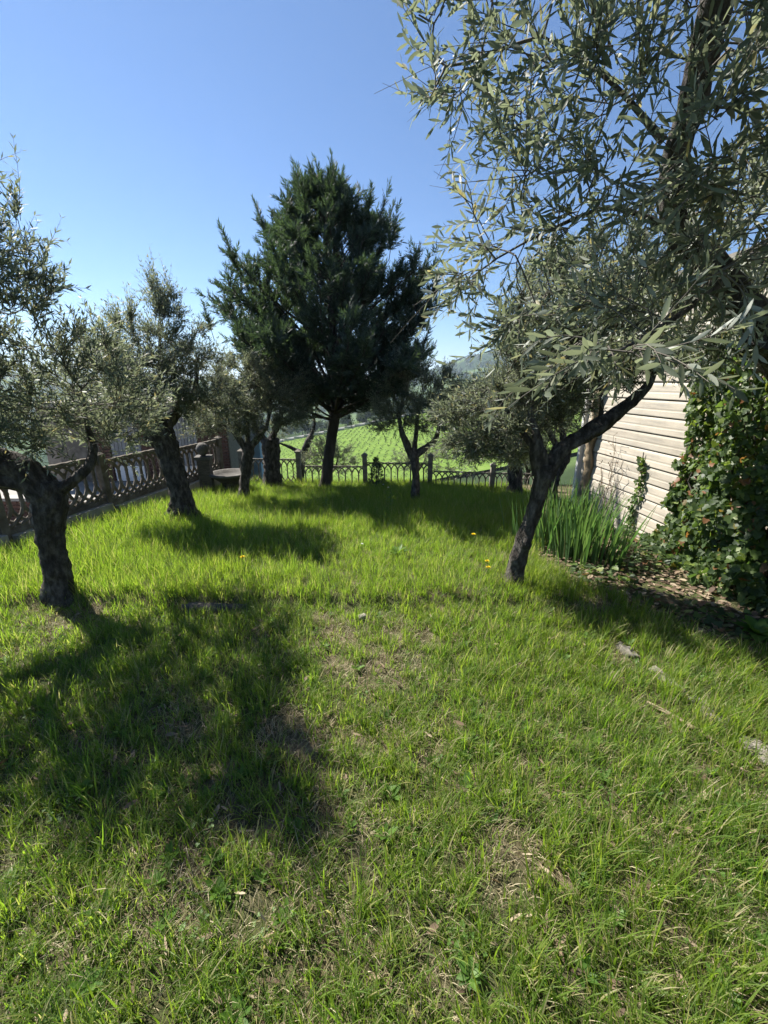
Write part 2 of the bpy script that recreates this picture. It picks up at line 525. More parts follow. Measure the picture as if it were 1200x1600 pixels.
def ivy_template():
    pts = [(0.0, 0.0), (-0.12, 0.30), (0.18, 0.55), (0.38, 0.33), (0.62, 0.36), (1.0, 0.0)]
    out = pts + [(x, -y) for x, y in pts[-2:0:-1]]
    V = [(0.30, 0, -0.02)] + [(x, y, 0.10 * abs(y) + (-0.08 if x > 0.9 else 0)) for x, y in out]
    n = len(out)
    F = [(0, 1 + (k + 1) % n, 1 + k) for k in range(n)]
    return np.array(V), np.array(F)


IVY = ivy_template()


def norm(v):
    return v / np.maximum(np.linalg.norm(v, axis=-1, keepdims=True), 1e-9)


def instance_leaves(tpl, P, D, Nn, L, W):
    """tpl placed at points P, along D, facing Nn, with length L and width W"""
    TV_, TF = tpl
    D = norm(D)
    S = norm(np.cross(Nn, D))
    U = np.cross(D, S)
    n, k = len(P), len(TV_)
    V = (P[:, None, :] + TV_[None, :, 0, None] * (D * L[:, None])[:, None, :]
         + TV_[None, :, 1, None] * (S * W[:, None])[:, None, :]
         + TV_[None, :, 2, None] * (U * W[:, None])[:, None, :])
    F = TF[None] + (np.arange(n) * k)[:, None, None]
    return V.reshape(-1, 3), F.reshape(-1, TF.shape[1])


def frustums(A, B, ra, rb, n=4):
    """independent tapered prisms from A to B"""
    d = norm(B - A)
    ref = np.where(np.abs(d[:, 2:3]) > 0.9, np.array([[1., 0, 0]]), np.array([[0, 0, 1.]]))
    u = norm(np.cross(ref, d)); w = np.cross(d, u)
    an = np.arange(n) * 2 * math.pi / n
    ring = np.cos(an)[None, :, None] * u[:, None, :] + np.sin(an)[None, :, None] * w[:, None, :]
    V = np.concatenate([A[:, None, :] + ring * ra[:, None, None], B[:, None, :] + ring * rb[:, None, None]], 1)
    k = np.arange(n)
    F = np.stack([k, (k + 1) % n, (k + 1) % n + n, k + n], -1)
    F = F[None] + (np.arange(len(A)) * 2 * n)[:, None, None]
    return V.reshape(-1, 3), F.reshape(-1, 4)


def rand_unit(n):
    return norm(RNG.normal(size=(n, 3)))


def bark_tube(mb, pts, rads, sides=16, step=0.03, rough=0.30, burls=(), seed=0.0, flare=0.0):
    P, R = catmull(pts, rads, step)
    n = len(P)
    V = []; F = []
    up = None
    for i, p in enumerate(P):
        t = (P[min(i + 1, n - 1)] - P[max(i - 1, 0)]).normalized()
        if up is None:
            up = t.orthogonal().normalized()
        up = up - t * up.dot(t)
        up = up.normalized() if up.length > 1e-6 else t.orthogonal().normalized()
        w = t.cross(up)
        s = i * step
        fl = 1 + flare * max(0.0, 1 - s / 0.25) ** 2
        for k in range(sides):
            an = 2 * math.pi * k / sides
            d = up * math.cos(an) + w * math.sin(an)
            q = p + d * R[i]
            tw = an + s * 1.5
            g = mnoise.noise(Vector((math.cos(tw) * 1.4 + seed, math.sin(tw) * 1.4, s * 2.2))) * 1.0
            g += 0.6 * mnoise.noise(q * 16 + Vector((seed, 0, 0))) + 0.35 * mnoise.noise(q * 38)
            ridge = 0.28 * math.sin(3 * tw + 3 * mnoise.noise(Vector((s * 2, seed, 0)))) + 0.22 * math.sin(8 * tw + 5 * mnoise.noise(Vector((s * 5, seed, 3))))
            rr_ = R[i] * fl * (1 + rough * (g + ridge))
            q = p + d * rr_
            for bc, br in burls:
                dd = (q - Vector(bc)).length
                if dd < br * 1.6:
                    q += d * br * 0.75 * math.exp(-(dd / br) ** 2 * 1.6)
            V.append(q)
    for i in range(n - 1):
        for k in range(sides):
            a_ = i * sides + k; b_ = i * sides + (k + 1) % sides
            F.append((a_, b_, b_ + sides, a_ + sides))
    F.append(tuple(range(len(V) - sides, len(V))))
    mb.add(V, F)
    return P, R


def colonise(start_pts, start_dirs, attr, step=0.07, influence=0.9, kill=0.11, iters=70):
    """space colonisation: nodes grow from the limbs towards points of the crown"""
    nodes = np.array(start_pts, float); dirs = norm(np.array(start_dirs, float))
    parent = np.full(len(nodes), -1)
    alive = np.ones(len(attr), bool)
    best = np.full(len(attr), 1e9); bidx = np.zeros(len(attr), int)
    lo = 0
    for it in range(iters):
        new = nodes[lo:]
        if len(new) == 0 or not alive.any():
            break
        d = np.linalg.norm(attr[:, None, :] - new[None], axis=2)
        j = d.argmin(1); dm = d[np.arange(len(attr)), j]
        upd = dm < best
        best[upd] = dm[upd]; bidx[upd] = j[upd] + lo
        alive &= best > kill
        use = alive & (best < influence + 0.03 * it)
        if not use.any():
            break
        acc = np.zeros((len(nodes), 3)); np.add.at(acc, bidx[use], norm(attr[use] - nodes[bidx[use]]))
        src = np.unique(bidx[use])
        g = norm(acc[src] + 0.35 * dirs[src] + RNG.normal(size=(len(src), 3)) * 0.18)
        lo = len(nodes)
        nodes = np.concatenate([nodes, nodes[src] + g * step]); dirs = np.concatenate([dirs, g]); parent = np.concatenate([parent, src])
    return nodes, dirs, parent


def lobe_points(lobes, n):
    vol = np.array([l[1][0] * l[1][1] * l[1][2] for l in lobes]); vol = vol ** 0.8 / (vol ** 0.8).sum()
    out = []
    for (c, r), v in zip(lobes, vol):
        k = max(3, int(n * v))
        p = rand_unit(k) * (RNG.random((k, 1)) ** 0.45)
        out.append(np.array(c) + p * np.array(r))
    return np.concatenate(out)


def make_shoots(P, D, L, nleaf_gap, leaf_len, leaf_wid, droop=0.0, wav=0.25):
    """curved shoots with opposite pairs of leaves: returns leaf arrays and stem segments"""
    n = len(P)
    D = norm(D)
    bend = RNG.normal(size=(n, 3)) * wav + np.array([0, 0, -droop])
    side0 = norm(np.cross(D, rand_unit(n)))
    lp, ld, ln, ll = [], [], [], []
    sa, sb, sra, srb = [], [], [], []
    prev = P
    for q in range(4):
        t1 = (q + 1) / 4
        cur = P + D * (L * t1)[:, None] + bend * (L * t1 * t1)[:, None]
        sa.append(prev); sb.append(cur)
        sra.append(np.full(n, 0.0022 - 0.0004 * q)); srb.append(np.full(n, 0.0018 - 0.0004 * q))
        prev = cur
    kmax = int(np.max(L) / nleaf_gap) + 1
    for k in range(1, kmax + 1):
        t = k * nleaf_gap / L
        ok = t <= 1.02
        if not ok.any():
            continue
        t = t[ok]; Lk = L[ok]
        pos = P[ok] + D[ok] * (Lk * t)[:, None] + bend[ok] * (Lk * t * t)[:, None]
        tan = norm(D[ok] + bend[ok] * (2 * t)[:, None])
        s = norm(side0[ok] - tan * np.sum(side0[ok] * tan, 1, keepdims=True))
        if k % 2:
            s = np.cross(tan, s)
        for sg in (1, -1):
            m = RNG.random(len(pos)) < 0.93
            spread = RNG.uniform(0.55, 1.15, (m.sum(), 1))
            dd = norm(tan[m] + s[m] * sg * spread + RNG.normal(size=(m.sum(), 3)) * 0.16)
            nn = norm(tan[m] * 1.0 - s[m] * sg * 0.6 + np.array([0, 0, 0.5]) + RNG.normal(size=(m.sum(), 3)) * 0.3)
            lp.append(pos[m]); ld.append(dd); ln.append(nn)
            ll.append(leaf_len * RNG.uniform(0.6, 1.2, m.sum()) * (1 - 0.35 * np.clip(t[m] - 0.6, 0, 1)))
    lp = np.concatenate(lp); ld = np.concatenate(ld); ln = np.concatenate(ln); ll = np.concatenate(ll)
    lw = ll * leaf_wid * RNG.uniform(0.8, 1.25, len(ll))
    return lp, ld, ln, ll, lw, np.concatenate(sa), np.concatenate(sb), np.concatenate(sra), np.concatenate(srb)


def olive(label, base, trunk, limbs, lobes, n_attr, n_shoots, leaf_len=0.055, shoot=(0.14, 0.34), up=0.55, gap=0.026, group=None,
          burls=(), leaf_parts=0, tpl=LEAF4, flare=0.6, rough=0.30, sides=24, keep=None, step=0.07, top_shoots=(), wid=0.22, name="olive_tree"):
    base = np.array(base, float)
    root = thing(name, tuple(base), label, "tree", group)
    off = lambda pts: [(p[0] - base[0], p[1] - base[1], p[2] - base[2]) for p in pts]
    mb = MB()
    sd = random.random() * 50
    bark_tube(mb, off([p for p, r in trunk]), [r for p, r in trunk], sides=sides, burls=[(off([c])[0], r) for c, r in burls], seed=sd, flare=flare, rough=rough)
    sp, sdirs, srad = [], [], []
    for li in limbs:
        P, R = bark_tube(mb, off([p for p, r in li]), [r for p, r in li], sides=max(8, sides - 6), seed=sd + 5, rough=rough * 1.1, burls=[(off([c])[0], r) for c, r in burls])
        for i in range(max(1, len(P) // 3), len(P), 2):
            sp.append(tuple(P[i])); sdirs.append(tuple((P[i] - P[i - 1]).normalized())); srad.append(R[i])
    mb.build("trunk", M_bark, root, smooth=True)
    lob = [((c[0] - base[0], c[1] - base[1], c[2] - base[2]), r) for c, r in lobes]
    attr = lobe_points(lob, n_attr)
    nodes, dirs, par = colonise(sp, sdirs, attr, step=step)
    n = len(nodes)
    # pipe model radii
    rad = np.zeros(n)
    child = np.zeros(n, int)
    for i in range(n - 1, -1, -1):
        if rad[i] == 0:
            rad[i] = 0.0025 ** 2.3
        if par[i] >= 0:
            rad[par[i]] += rad[i]; child[par[i]] += 1
    rad = np.minimum(rad ** (1 / 2.3), 0.022)
    g = par >= 0
    A, B = nodes[par[g]], nodes[g]
    ra = np.minimum(rad[par[g]], rad[g] * 1.5); rb = rad[g]
    segs = [(A, B, ra, rb)]
    # shoots
    idx = np.where(g)[0]
    tips = idx[child[idx] == 0]
    wgt = np.where(child[idx] == 0, 4.0, 1.0) * np.where(rad[idx] < 0.008, 1.0, 0.25)
    pick = RNG.choice(idx, n_shoots, p=wgt / wgt.sum())
    cen = attr.mean(0)
    out = norm(nodes[pick] - cen)
    D = norm(dirs[pick] * 0.55 + out * 0.35 + np.array([0, 0, up]) + RNG.normal(size=(n_shoots, 3)) * 0.42)
    L = RNG.uniform(shoot[0], shoot[1], n_shoots)
    P = nodes[pick] + RNG.normal(size=(n_shoots, 3)) * 0.012
    for (c, cnt, ln_) in top_shoots:       # long upright leaders above the crown
        k = cnt
        d = np.linalg.norm(nodes[idx] - (np.array(c) - base), axis=1)
        near = idx[np.argsort(d)[:max(6, k)]]
        s = RNG.choice(near, k)
        P = np.concatenate([P, nodes[s]]); D = np.concatenate([D, norm(np.array([0, 0, 1.0]) + RNG.normal(size=(k, 3)) * 0.22)])
        L = np.concatenate([L, ln_ * RNG.uniform(0.6, 1.1, k)])
    if keep is not None:
        m = keep(P + base) & keep(P + base + D * L[:, None])
        P, D, L = P[m], D[m], L[m]
    lp, ld, ln, ll, lw, sa, sb, sra, srb = make_shoots(P, D, L, gap, leaf_len, wid)
    segs.append((sa, sb, sra, srb))
    if keep is not None:
        m = keep(lp + base + ld * ll[:, None])
        lp, ld, ln, ll, lw = lp[m], ld[m], ln[m], ll[m], lw[m]
    cat = [np.concatenate([s[i] for s in segs]) for i in range(4)]
    BV, BF = frustums(*cat, n=4)
    link("branches", new_mesh("branches", BV, BF, M_twig, True), root)
    single = np.zeros(len(lp), bool)
    if leaf_parts:
        wp = lp + base + ld * ll[:, None] * 0.5
        dist = np.linalg.norm(wp - np.array(EYE), axis=1)
        infront = (wp[:, 1] > 0.4) & (np.abs(wp[:, 0]) < wp[:, 1] * 1.0 + 0.3) & (wp[:, 2] < 1.6 + 0.75 * wp[:, 1])
        score = np.where(infront, ll / dist, 0)
        single[np.argsort(-score)[:leaf_parts]] = True
        shapes = []
        for k in range(6):
            tv = LEAF8[0].copy()
            tv[:, 2] += (0.35 - 0.13 * k) * tv[:, 0] ** 2
            tv[:, 1] *= 0.9 + 0.05 * k
            tv[:, 1] += 0.10 * (k - 2.5) * tv[:, 0] * (1 - tv[:, 0])
            shapes.append(new_mesh("leaf", tv, LEAF8[1], M_olive, True))
        for i in np.where(single)[0]:
            d = ld[i]; s = np.cross(ln[i], d); s /= np.linalg.norm(s); u = np.cross(d, s)
            M = Matrix(((d[0] * ll[i], s[0] * lw[i], u[0] * lw[i], lp[i, 0]), (d[1] * ll[i], s[1] * lw[i], u[1] * lw[i], lp[i, 1]), (d[2] * ll[i], s[2] * lw[i], u[2] * lw[i], lp[i, 2]), (0, 0, 0, 1)))
            o = link("leaf", shapes[int(RNG.integers(6))], root)
            o.matrix_local = M
    k = ~single
    V, F = instance_leaves(tpl, lp[k], ld[k], ln[k], ll[k], lw[k])
    c = link("crown", new_mesh("crown", V, F, M_olive), root)
    if leaf_parts:
        c["kind"] = "stuff"
    return root


def lob(x, y, z, r, ry=None, rz=None):
    return ((x, y, z), (r, ry or r, rz or r))


# ------------------------------------------------------------------ shed with cream boards on the right
def wall_x(y):
    return 2.84 + 0.093 * (5.8 - y)


ANG = math.atan(0.093)
shed = thing("shed", (wall_x(5.8), 5.8, -0.2), "shed clad in cream horizontal boards, half hidden by ivy", "shed")
pitch = 0.18


def board_mesh(length):
    """shiplap board seen from its face: x outward is -X, length along -Y, height Z"""
    prof = [(0.0, 0.004), (-0.020, 0.005), (-0.023, 0.012), (-0.0215, 0.062), (-0.0185, 0.072), (-0.0185, 0.080), (-0.0200, 0.090), (-0.017, 0.150), (-0.012, 0.168), (-0.006, 0.1765), (0.0, 0.177)]
    ys = np.linspace(0, -length, 9)
    V = []; F = []
    k = len(prof)
    for y in ys:
        for x, z in prof:
            V.append((x, y, z))
    for i in range(len(ys) - 1):
        for j in range(k - 1):
            F.append((i * k + j, i * k + j + 1, (i + 1) * k + j + 1, (i + 1) * k + j))
    F.append(tuple(range(k))); F.append(tuple(range(len(V) - 1, len(V) - 1 - k, -1)))
    return new_mesh("board", V, F, M_board)


bm_ = board_mesh(5.2)
co_, si_ = math.cos(ANG), math.sin(ANG)
z0 = 1.6 - 11 * pitch
for i in range(16):
    o = link("board", bm_, shed, (random.uniform(-0.001, 0.001), -0.02, z0 + i * pitch + 0.2))
    o.rotation_euler = (0, 0, ANG)
    o.location.x += 0.0
mb = MB()
mb.box((1.53 * co_ - (-2.6) * -si_ * 0, -2.45, 1.33), (2.9, 5.0, 2.72), ANG)
core = mb.build("core_wall", M_conc, shed)
core.location = (0.28, 0.16, 0.02)
mb = MB()
mb.box((-0.035, 0.025, 1.33), (0.07, 0.05, 2.7), ANG)
mb.build("corner_board", M_white, shed)
mb = MB()
mb.box((1.72, -2.4, 2.78), (3.3, 5.4, 0.06), ANG)
mb.build("roof", M_stone, shed)
# old climbing stem beside the corner
mb = MB()
pts = [(wall_x(5.55) - 0.05, 5.55, -0.2)]
for k in range(12):
    pts.append((wall_x(5.55) - 0.06 + random.uniform(-0.015, 0.015), 5.55 + random.uniform(-0.025, 0.025), 0.05 + k * 0.18))
bark_tube(mb, [(p[0] - pts[0][0], p[1] - pts[0][1], p[2] - pts[0][2]) for p in pts], [0.055] * 6 + [0.05] * 4 + [0.03] * 3, sides=10, rough=0.5)
st = mb.build("dead_creeper", M_cane, None, smooth=True, loc=pts[0], label="thick brown dead ivy stem climbing the shed corner", cat="creeper")
# ------------------------------------------------------------------ fences
PW, PH = 1.20, 0.60


def panel_mesh(h, top_span, top_h, bot_span, bot_h, r, mat):
    """cast lattice: interlaced arches above, uprights, interlaced arches upside down below"""
    mb = MB()
    cnt = 10
    s = PW / cnt
    z1, z2 = .03 + bot_h, h - top_h - .012
    for i in range(cnt + 1):
        mb.tube([(i * s, 0, z1), (i * s, 0, z2)], r, 6)
    for sign, zb, span, ah in ((1, z2, top_span, top_h), (-1, z1, bot_span, bot_h)):
        for i in range(-span + 1, cnt):
            pts = []
            for k in range(15):
                an = math.pi * k / 14
                x = (i + span / 2) * s - span / 2 * s * math.cos(an)
                z = zb + sign * ah * math.sin(an)
                if -0.001 <= x <= PW + 0.001:
                    pts.append((x, 0.006 * math.cos(an), z))
            if len(pts) > 1:
                mb.tube(pts, r, 6)
    mb.box((PW / 2, 0, 0.018), (PW, 0.05, 0.04))
    return new_mesh("lattice_panel", mb.v, mb.f, mat, False, mb.m)


PANEL_SIDE = panel_mesh(.62, 4, .20, 6, .27, .0205, M_brownconc)
PANEL_BACK = panel_mesh(.50, 3, .15, 3, .14, .0125, M_conc)


def post_mesh(h, mat):
    mb = MB()
    mb.box((0, 0, h / 2 - 0.1), (0.085, 0.085, h + 0.2), 0, 0, 0.004)
    mb.add([(-.055, -.055, h), (.055, -.055, h), (.055, .055, h), (-.055, .055, h), (0, 0, h + .045), (-.055, -.055, h - .03), (.055, -.055, h - .03), (.055, .055, h - .03), (-.055, .055, h - .03)],
           [(0, 1, 4), (1, 2, 4), (2, 3, 4), (3, 0, 4), (5, 6, 1, 0), (6, 7, 2, 1), (7, 8, 3, 2), (8, 5, 0, 3), (8, 7, 6, 5)])
    return new_mesh("post", mb.v, mb.f, mat, False, mb.m)


POST = post_mesh(0.64, M_conc)
POST_SIDE = post_mesh(0.64, M_brownconc)


def fence(label, pts, zs, panel, kerb=None):
    """pts: post positions; zs: base height of each bay"""
    root = thing("lattice_fence", (pts[0][0], pts[0][1], zs[0]), label, "fence")
    bx, by, bz = pts[0][0], pts[0][1], zs[0]
    for i, (x, y) in enumerate(pts):
        z = max(zs[max(i - 1, 0)], zs[min(i, len(zs) - 1)])
        o = link("post", POST_SIDE if kerb else POST, root, (x - bx, y - by, z - bz))
        o.rotation_euler = (random.uniform(-.02, .02), random.uniform(-.02, .02), math.atan2(pts[-1][1] - by, pts[-1][0] - bx))
    for i in range(len(pts) - 1):
        (x0, y0), (x1, y1) = pts[i], pts[i + 1]
        d = math.hypot(x1 - x0, y1 - y0)
        o = link("lattice_panel", panel, root, (x0 - bx, y0 - by, zs[i] - bz))
        o.rotation_euler = (0, 0, math.atan2(y1 - y0, x1 - x0))
        o.scale = (d / PW, 1, 1)
        if kerb:
            mb = MB()
            an = math.atan2(y1 - y0, x1 - x0)
            mb.box((0, 0, 0), (d - 0.09, 0.17, 0.24), an, 0, 0.006)
            k = mb.build("kerb_block", M_kerb, root)
            k.location = ((x0 + x1) / 2 - bx + 0.03, (y0 + y1) / 2 - by, zs[i] - bz - 0.125)
    return root


# side fence on the left, on its kerb
d = np.array([0.67, 3.29]) / math.hypot(0.67, 3.29)
p0 = np.array([-3.97, 3.92]) - d * 2.55
side_pts = [tuple(p0 + d * 1.31 * k) for k in range(6)]
fence("concrete lattice fence along a pale kerb on the left of the lawn", side_pts, [0.13, 0.11, 0.07, 0.01, -0.05], PANEL_SIDE, kerb=True)
back_pts = [(-2.75, 7.80), (-1.64, 7.76), (-0.36, 7.72), (0.88, 7.68), (2.02, 7.50), (2.95, 7.4)]
fence("concrete lattice fence across the back of the lawn behind the cypress", back_pts, [-0.29, -0.42, -0.35, -0.50, -0.50], PANEL_BACK)

# ------------------------------------------------------------------ olive trees
olive("gnarled olive tree with forked dark trunk in front of the side fence kerb", (-2.45, 2.75, 0.0),
      [((-2.47, 2.75, -0.05), .100), ((-2.43, 2.75, .2), .085), ((-2.42, 2.75, .42), .080), ((-2.39, 2.75, .60), .085), ((-2.35, 2.75, .77), .10), ((-2.34, 2.75, .90), .10), ((-2.34, 2.75, .95), .07)],
      [[((-2.36, 2.75, .86), .11), ((-2.44, 2.70, 1.04), .10), ((-2.56, 2.6, 1.16), .085), ((-2.72, 2.5, 1.42), .05), ((-2.75, 2.4, 1.8), .03), ((-2.6, 2.4, 2.2), .012)],
       [((-2.31, 2.76, .86), .045), ((-2.20, 2.8, .93), .036), ((-2.12, 2.9, 1.03), .032), ((-2.11, 2.97, 1.15), .026), ((-2.14, 3.0, 1.32), .015), ((-2.12, 3.0, 1.5), .006)],
       [((-2.40, 2.7, .95), .08), ((-2.5, 2.62, 1.0), .07), ((-2.75, 2.5, 1.08), .055), ((-3.0, 2.45, 1.3), .04)]],
      [lob(-2.30, 2.5, 2.15, .34), lob(-2.22, 2.6, 2.45, .24, .3, .30), lob(-2.12, 2.65, 2.0, .28), lob(-2.33, 2.7, 1.68, .36), lob(-2.05, 2.9, 1.52, .32), lob(-1.98, 2.95, 1.72, .22, .3, .25),
       lob(-2.05, 3.1, 1.32, .28, .35, .25), lob(-2.7, 2.5, 1.65, .42), lob(-2.35, 2.7, 1.35, .36, .4, .25), lob(-2.6, 2.8, 1.3, .4, .3, .25), lob(-2.2, 3.0, 1.25, .35, .3, .25), lob(-1.95, 3.15, 1.42, .28, .3, .22),
       lob(-2.75, 2.55, 2.15, .34)],
      620, 1800, leaf_len=.057, shoot=(.11, .27), burls=[((-2.26, 2.70, .38), .075), ((-2.30, 2.68, .05), .09), ((-2.50, 2.68, .72), .07)], group="olive trees",
      top_shoots=[((-2.2, 2.6, 2.6), 12, .34), ((-2.4, 2.5, 2.5), 8, .3), ((-1.9, 2.9, 1.85), 8, .3)])
olive("olive tree with thick split trunk leaning left, beside the side fence", (-2.53, 4.93, -0.1),
      [((-2.50, 4.93, -0.15), .17), ((-2.53, 4.93, .10), .135), ((-2.56, 4.93, .40), .12), ((-2.60, 4.93, .72), .11), ((-2.64, 4.93, 1.0), .125), ((-2.65, 4.93, 1.14), .10)],
      [[((-2.68, 4.93, 1.05), .075), ((-2.78, 4.9, 1.22), .06), ((-2.90, 4.8, 1.5), .03), ((-2.95, 4.8, 1.8), .012)],
       [((-2.60, 4.93, 1.08), .075), ((-2.46, 5.0, 1.27), .06), ((-2.30, 5.1, 1.44), .035), ((-2.2, 5.1, 1.7), .012)],
       [((-2.64, 4.95, 1.1), .05), ((-2.6, 4.95, 1.45), .035), ((-2.55, 4.95, 1.8), .022), ((-2.5, 4.95, 2.1), .010)]],
      [lob(-2.6, 4.93, 1.78, .44), lob(-2.85, 4.9, 2.0, .36), lob(-2.35, 4.93, 1.98, .38), lob(-2.46, 4.93, 2.32, .20, .22, .30), lob(-2.15, 5, 1.62, .38, .4, .32), lob(-3.02, 4.9, 1.62, .38),
       lob(-3.15, 4.9, 1.9, .26, .3, .22), lob(-2.6, 4.6, 1.55, .4), lob(-2.0, 5.0, 1.4, .32, .3, .25), lob(-3.2, 4.9, 1.38, .36, .3, .26), lob(-2.85, 4.7, 1.35, .36, .3, .25), lob(-2.3, 4.85, 1.4, .32, .3, .26), lob(-3.35, 4.9, 1.65, .3)],
      680, 2900, leaf_len=.054, shoot=(.11, .25), burls=[((-2.62, 4.85, .05), .12), ((-2.74, 4.85, .98), .09)], group="olive trees",
      top_shoots=[((-2.42, 4.93, 2.4), 22, .40), ((-2.3, 4.93, 2.25), 12, .34), ((-2.75, 4.93, 2.2), 9, .40), ((-3.1, 4.93, 2.0), 6, .34)])
olive("slim young olive tree in front of the round basin", (-2.22, 6.22, -0.18),
      [((-2.22, 6.22, -0.25), .085), ((-2.18, 6.22, 0.05), .075), ((-2.14, 6.22, .3), .075), ((-2.08, 6.22, .58), .08), ((-2.07, 6.22, .68), .06)],
      [[((-2.09, 6.22, .62), .055), ((-2.2, 6.2, .82), .045), ((-2.32, 6.2, 1.05), .03), ((-2.4, 6.2, 1.4), .015)],
       [((-2.05, 6.22, .62), .055), ((-1.9, 6.22, .8), .045), ((-1.74, 6.22, 1.0), .03), ((-1.65, 6.22, 1.4), .015)],
       [((-2.07, 6.22, .64), .045), ((-2.05, 6.25, 1.0), .03), ((-2.0, 6.25, 1.45), .015)]],
      [lob(-2.04, 6.22, 1.5, .42), lob(-2.45, 6.22, 1.35, .34), lob(-1.62, 6.22, 1.5, .36), lob(-1.85, 6.22, 1.78, .26, .3, .22), lob(-1.45, 6.22, 1.3, .3), lob(-2.1, 6.0, 1.15, .4, .4, .25), lob(-1.7, 6.1, 1.08, .3, .3, .22), lob(-1.4, 6.2, 1.05, .26, .3, .2), lob(-2.55, 6.1, 1.05, .3, .3, .24), lob(-1.35, 6.2, 1.55, .25)],
      440, 2300, leaf_len=.052, shoot=(.12, .26), group="olive trees", sides=12)
olive("olive tree with stout cut-back trunk against the back fence", (-2.08, 7.42, -0.28),
      [((-2.10, 7.42, -0.32), .20), ((-2.08, 7.42, 0.0), .15), ((-2.06, 7.42, .3), .145), ((-2.05, 7.42, .58), .17), ((-2.05, 7.42, .64), .12)],
      [[((-2.05, 7.42, .55), .07), ((-1.9, 7.4, .85), .05), ((-1.75, 7.4, 1.2), .03)], [((-2.1, 7.42, .55), .07), ((-2.3, 7.4, .85), .05), ((-2.4, 7.4, 1.25), .03)]],
      [lob(-2.05, 7.4, 1.3, .45), lob(-1.6, 7.4, 1.2, .35), lob(-2.5, 7.4, 1.3, .4)],
      220, 800, leaf_len=.056, shoot=(.12, .28), group="olive trees", sides=12)
olive("small dark olive tree standing before the middle of the back fence", (0.48, 6.08, -0.17),
      [((.48, 6.08, -0.25), .075), ((.48, 6.08, .05), .062), ((.47, 6.08, .3), .06), ((.45, 6.08, .55), .075), ((.45, 6.08, .62), .05)],
      [[((.44, 6.08, .52), .055), ((.34, 6.08, .72), .05), ((.25, 6.08, .95), .035), ((.2, 6.08, 1.25), .02)],
       [((.47, 6.08, .55), .055), ((.62, 6.08, .68), .05), ((.76, 6.08, .80), .04), ((.82, 6.08, 1.1), .02)],
       [((.45, 6.08, .58), .04), ((.48, 6.1, .95), .028), ((.5, 6.1, 1.3), .015)]],
      [lob(.20, 6.08, 1.35, .33), lob(.48, 6.08, 1.50, .34), lob(.80, 6.08, 1.42, .30), lob(.02, 6.08, 1.15, .22), lob(.88, 6.08, 1.08, .28), lob(.5, 5.95, 1.12, .35, .3, .25), lob(.1, 6.0, 1.0, .25, .25, .2), lob(.85, 6.0, 1.25, .3), lob(.3, 6.0, 1.65, .28)],
      380, 2000, leaf_len=.048, shoot=(.11, .25), group="olive trees", sides=12, top_shoots=[((.5, 6.08, 1.75), 14, .34), ((.8, 6.08, 1.6), 8, .3)])
olive("olive tree with slanting knobbly trunk and long limb reaching towards the shed", (1.03, 2.99, 0.03),
      [((1.02, 2.99, -0.03), .072), ((1.06, 2.99, .18), .060), ((1.08, 2.99, .35), .057), ((1.12, 2.99, .52), .055), ((1.155, 2.99, .72), .054), ((1.18, 2.99, .95), .066), ((1.185, 2.99, 1.02), .06)],
      [[((1.19, 2.99, .94), .06), ((1.33, 3.04, 1.12), .055), ((1.46, 3.07, 1.20), .052), ((1.58, 3.1, 1.27), .058), ((1.70, 3.12, 1.36), .046), ((1.84, 3.15, 1.47), .040), ((1.95, 3.18, 1.57), .030), ((2.00, 3.2, 1.68), .018), ((2.0, 3.22, 1.85), .007)],
       [((1.17, 2.99, .95), .06), ((1.13, 2.99, 1.12), .055), ((1.11, 3.0, 1.24), .028), ((1.05, 3.05, 1.4), .008)],
       [((1.13, 3.0, 1.1), .028), ((.98, 3.05, 1.3), .016), ((.82, 3.1, 1.5), .008)],
       [((1.60, 3.1, 1.27), .022), ((1.62, 3.15, 1.45), .012), ((1.58, 3.2, 1.65), .006)]],
      [lob(.92, 3.15, 1.50, .26), lob(1.10, 3.2, 1.75, .30), lob(.92, 3.2, 1.25, .30), lob(1.2, 3.2, 1.95, .30), lob(1.5, 3.25, 1.82, .30), lob(1.82, 3.25, 1.95, .30), lob(1.35, 3.3, 1.52, .26), lob(.68, 3.2, 1.32, .22),
       lob(.80, 3.2, 1.22, .18), lob(1.8, 3.3, 1.75, .24), lob(1.45, 3.35, 1.65, .28), lob(1.6, 3.4, 1.98, .3), lob(1.1, 3.4, 1.35, .3), lob(2.0, 3.22, 1.80, .26), lob(1.88, 3.15, 1.66, .18), lob(1.4, 3.2, 1.72, .28), lob(1.15, 3.15, 1.5, .26), lob(.68, 3.2, 1.22, .20, .25, .18), lob(.85, 3.3, 1.12, .20, .25, .16), lob(.78, 3.25, 1.42, .20), lob(1.0, 3.35, 1.1, .24, .3, .2), lob(1.08, 3.25, 2.02, .26), lob(1.25, 3.3, 2.2, .26), lob(1.5, 3.3, 2.25, .28), lob(1.8, 3.3, 2.22, .28)],
      980, 5600, leaf_len=.049, shoot=(.09, .21), burls=[((1.03, 2.93, .27), .05), ((1.0, 2.93, .08), .055), ((1.10, 2.93, .40), .045), ((1.20, 2.93, .93), .05)], group="olive trees", rough=.3,
      top_shoots=[((1.0, 3.2, 2.0), 10, .28), ((1.4, 3.2, 2.1), 8, .28)])
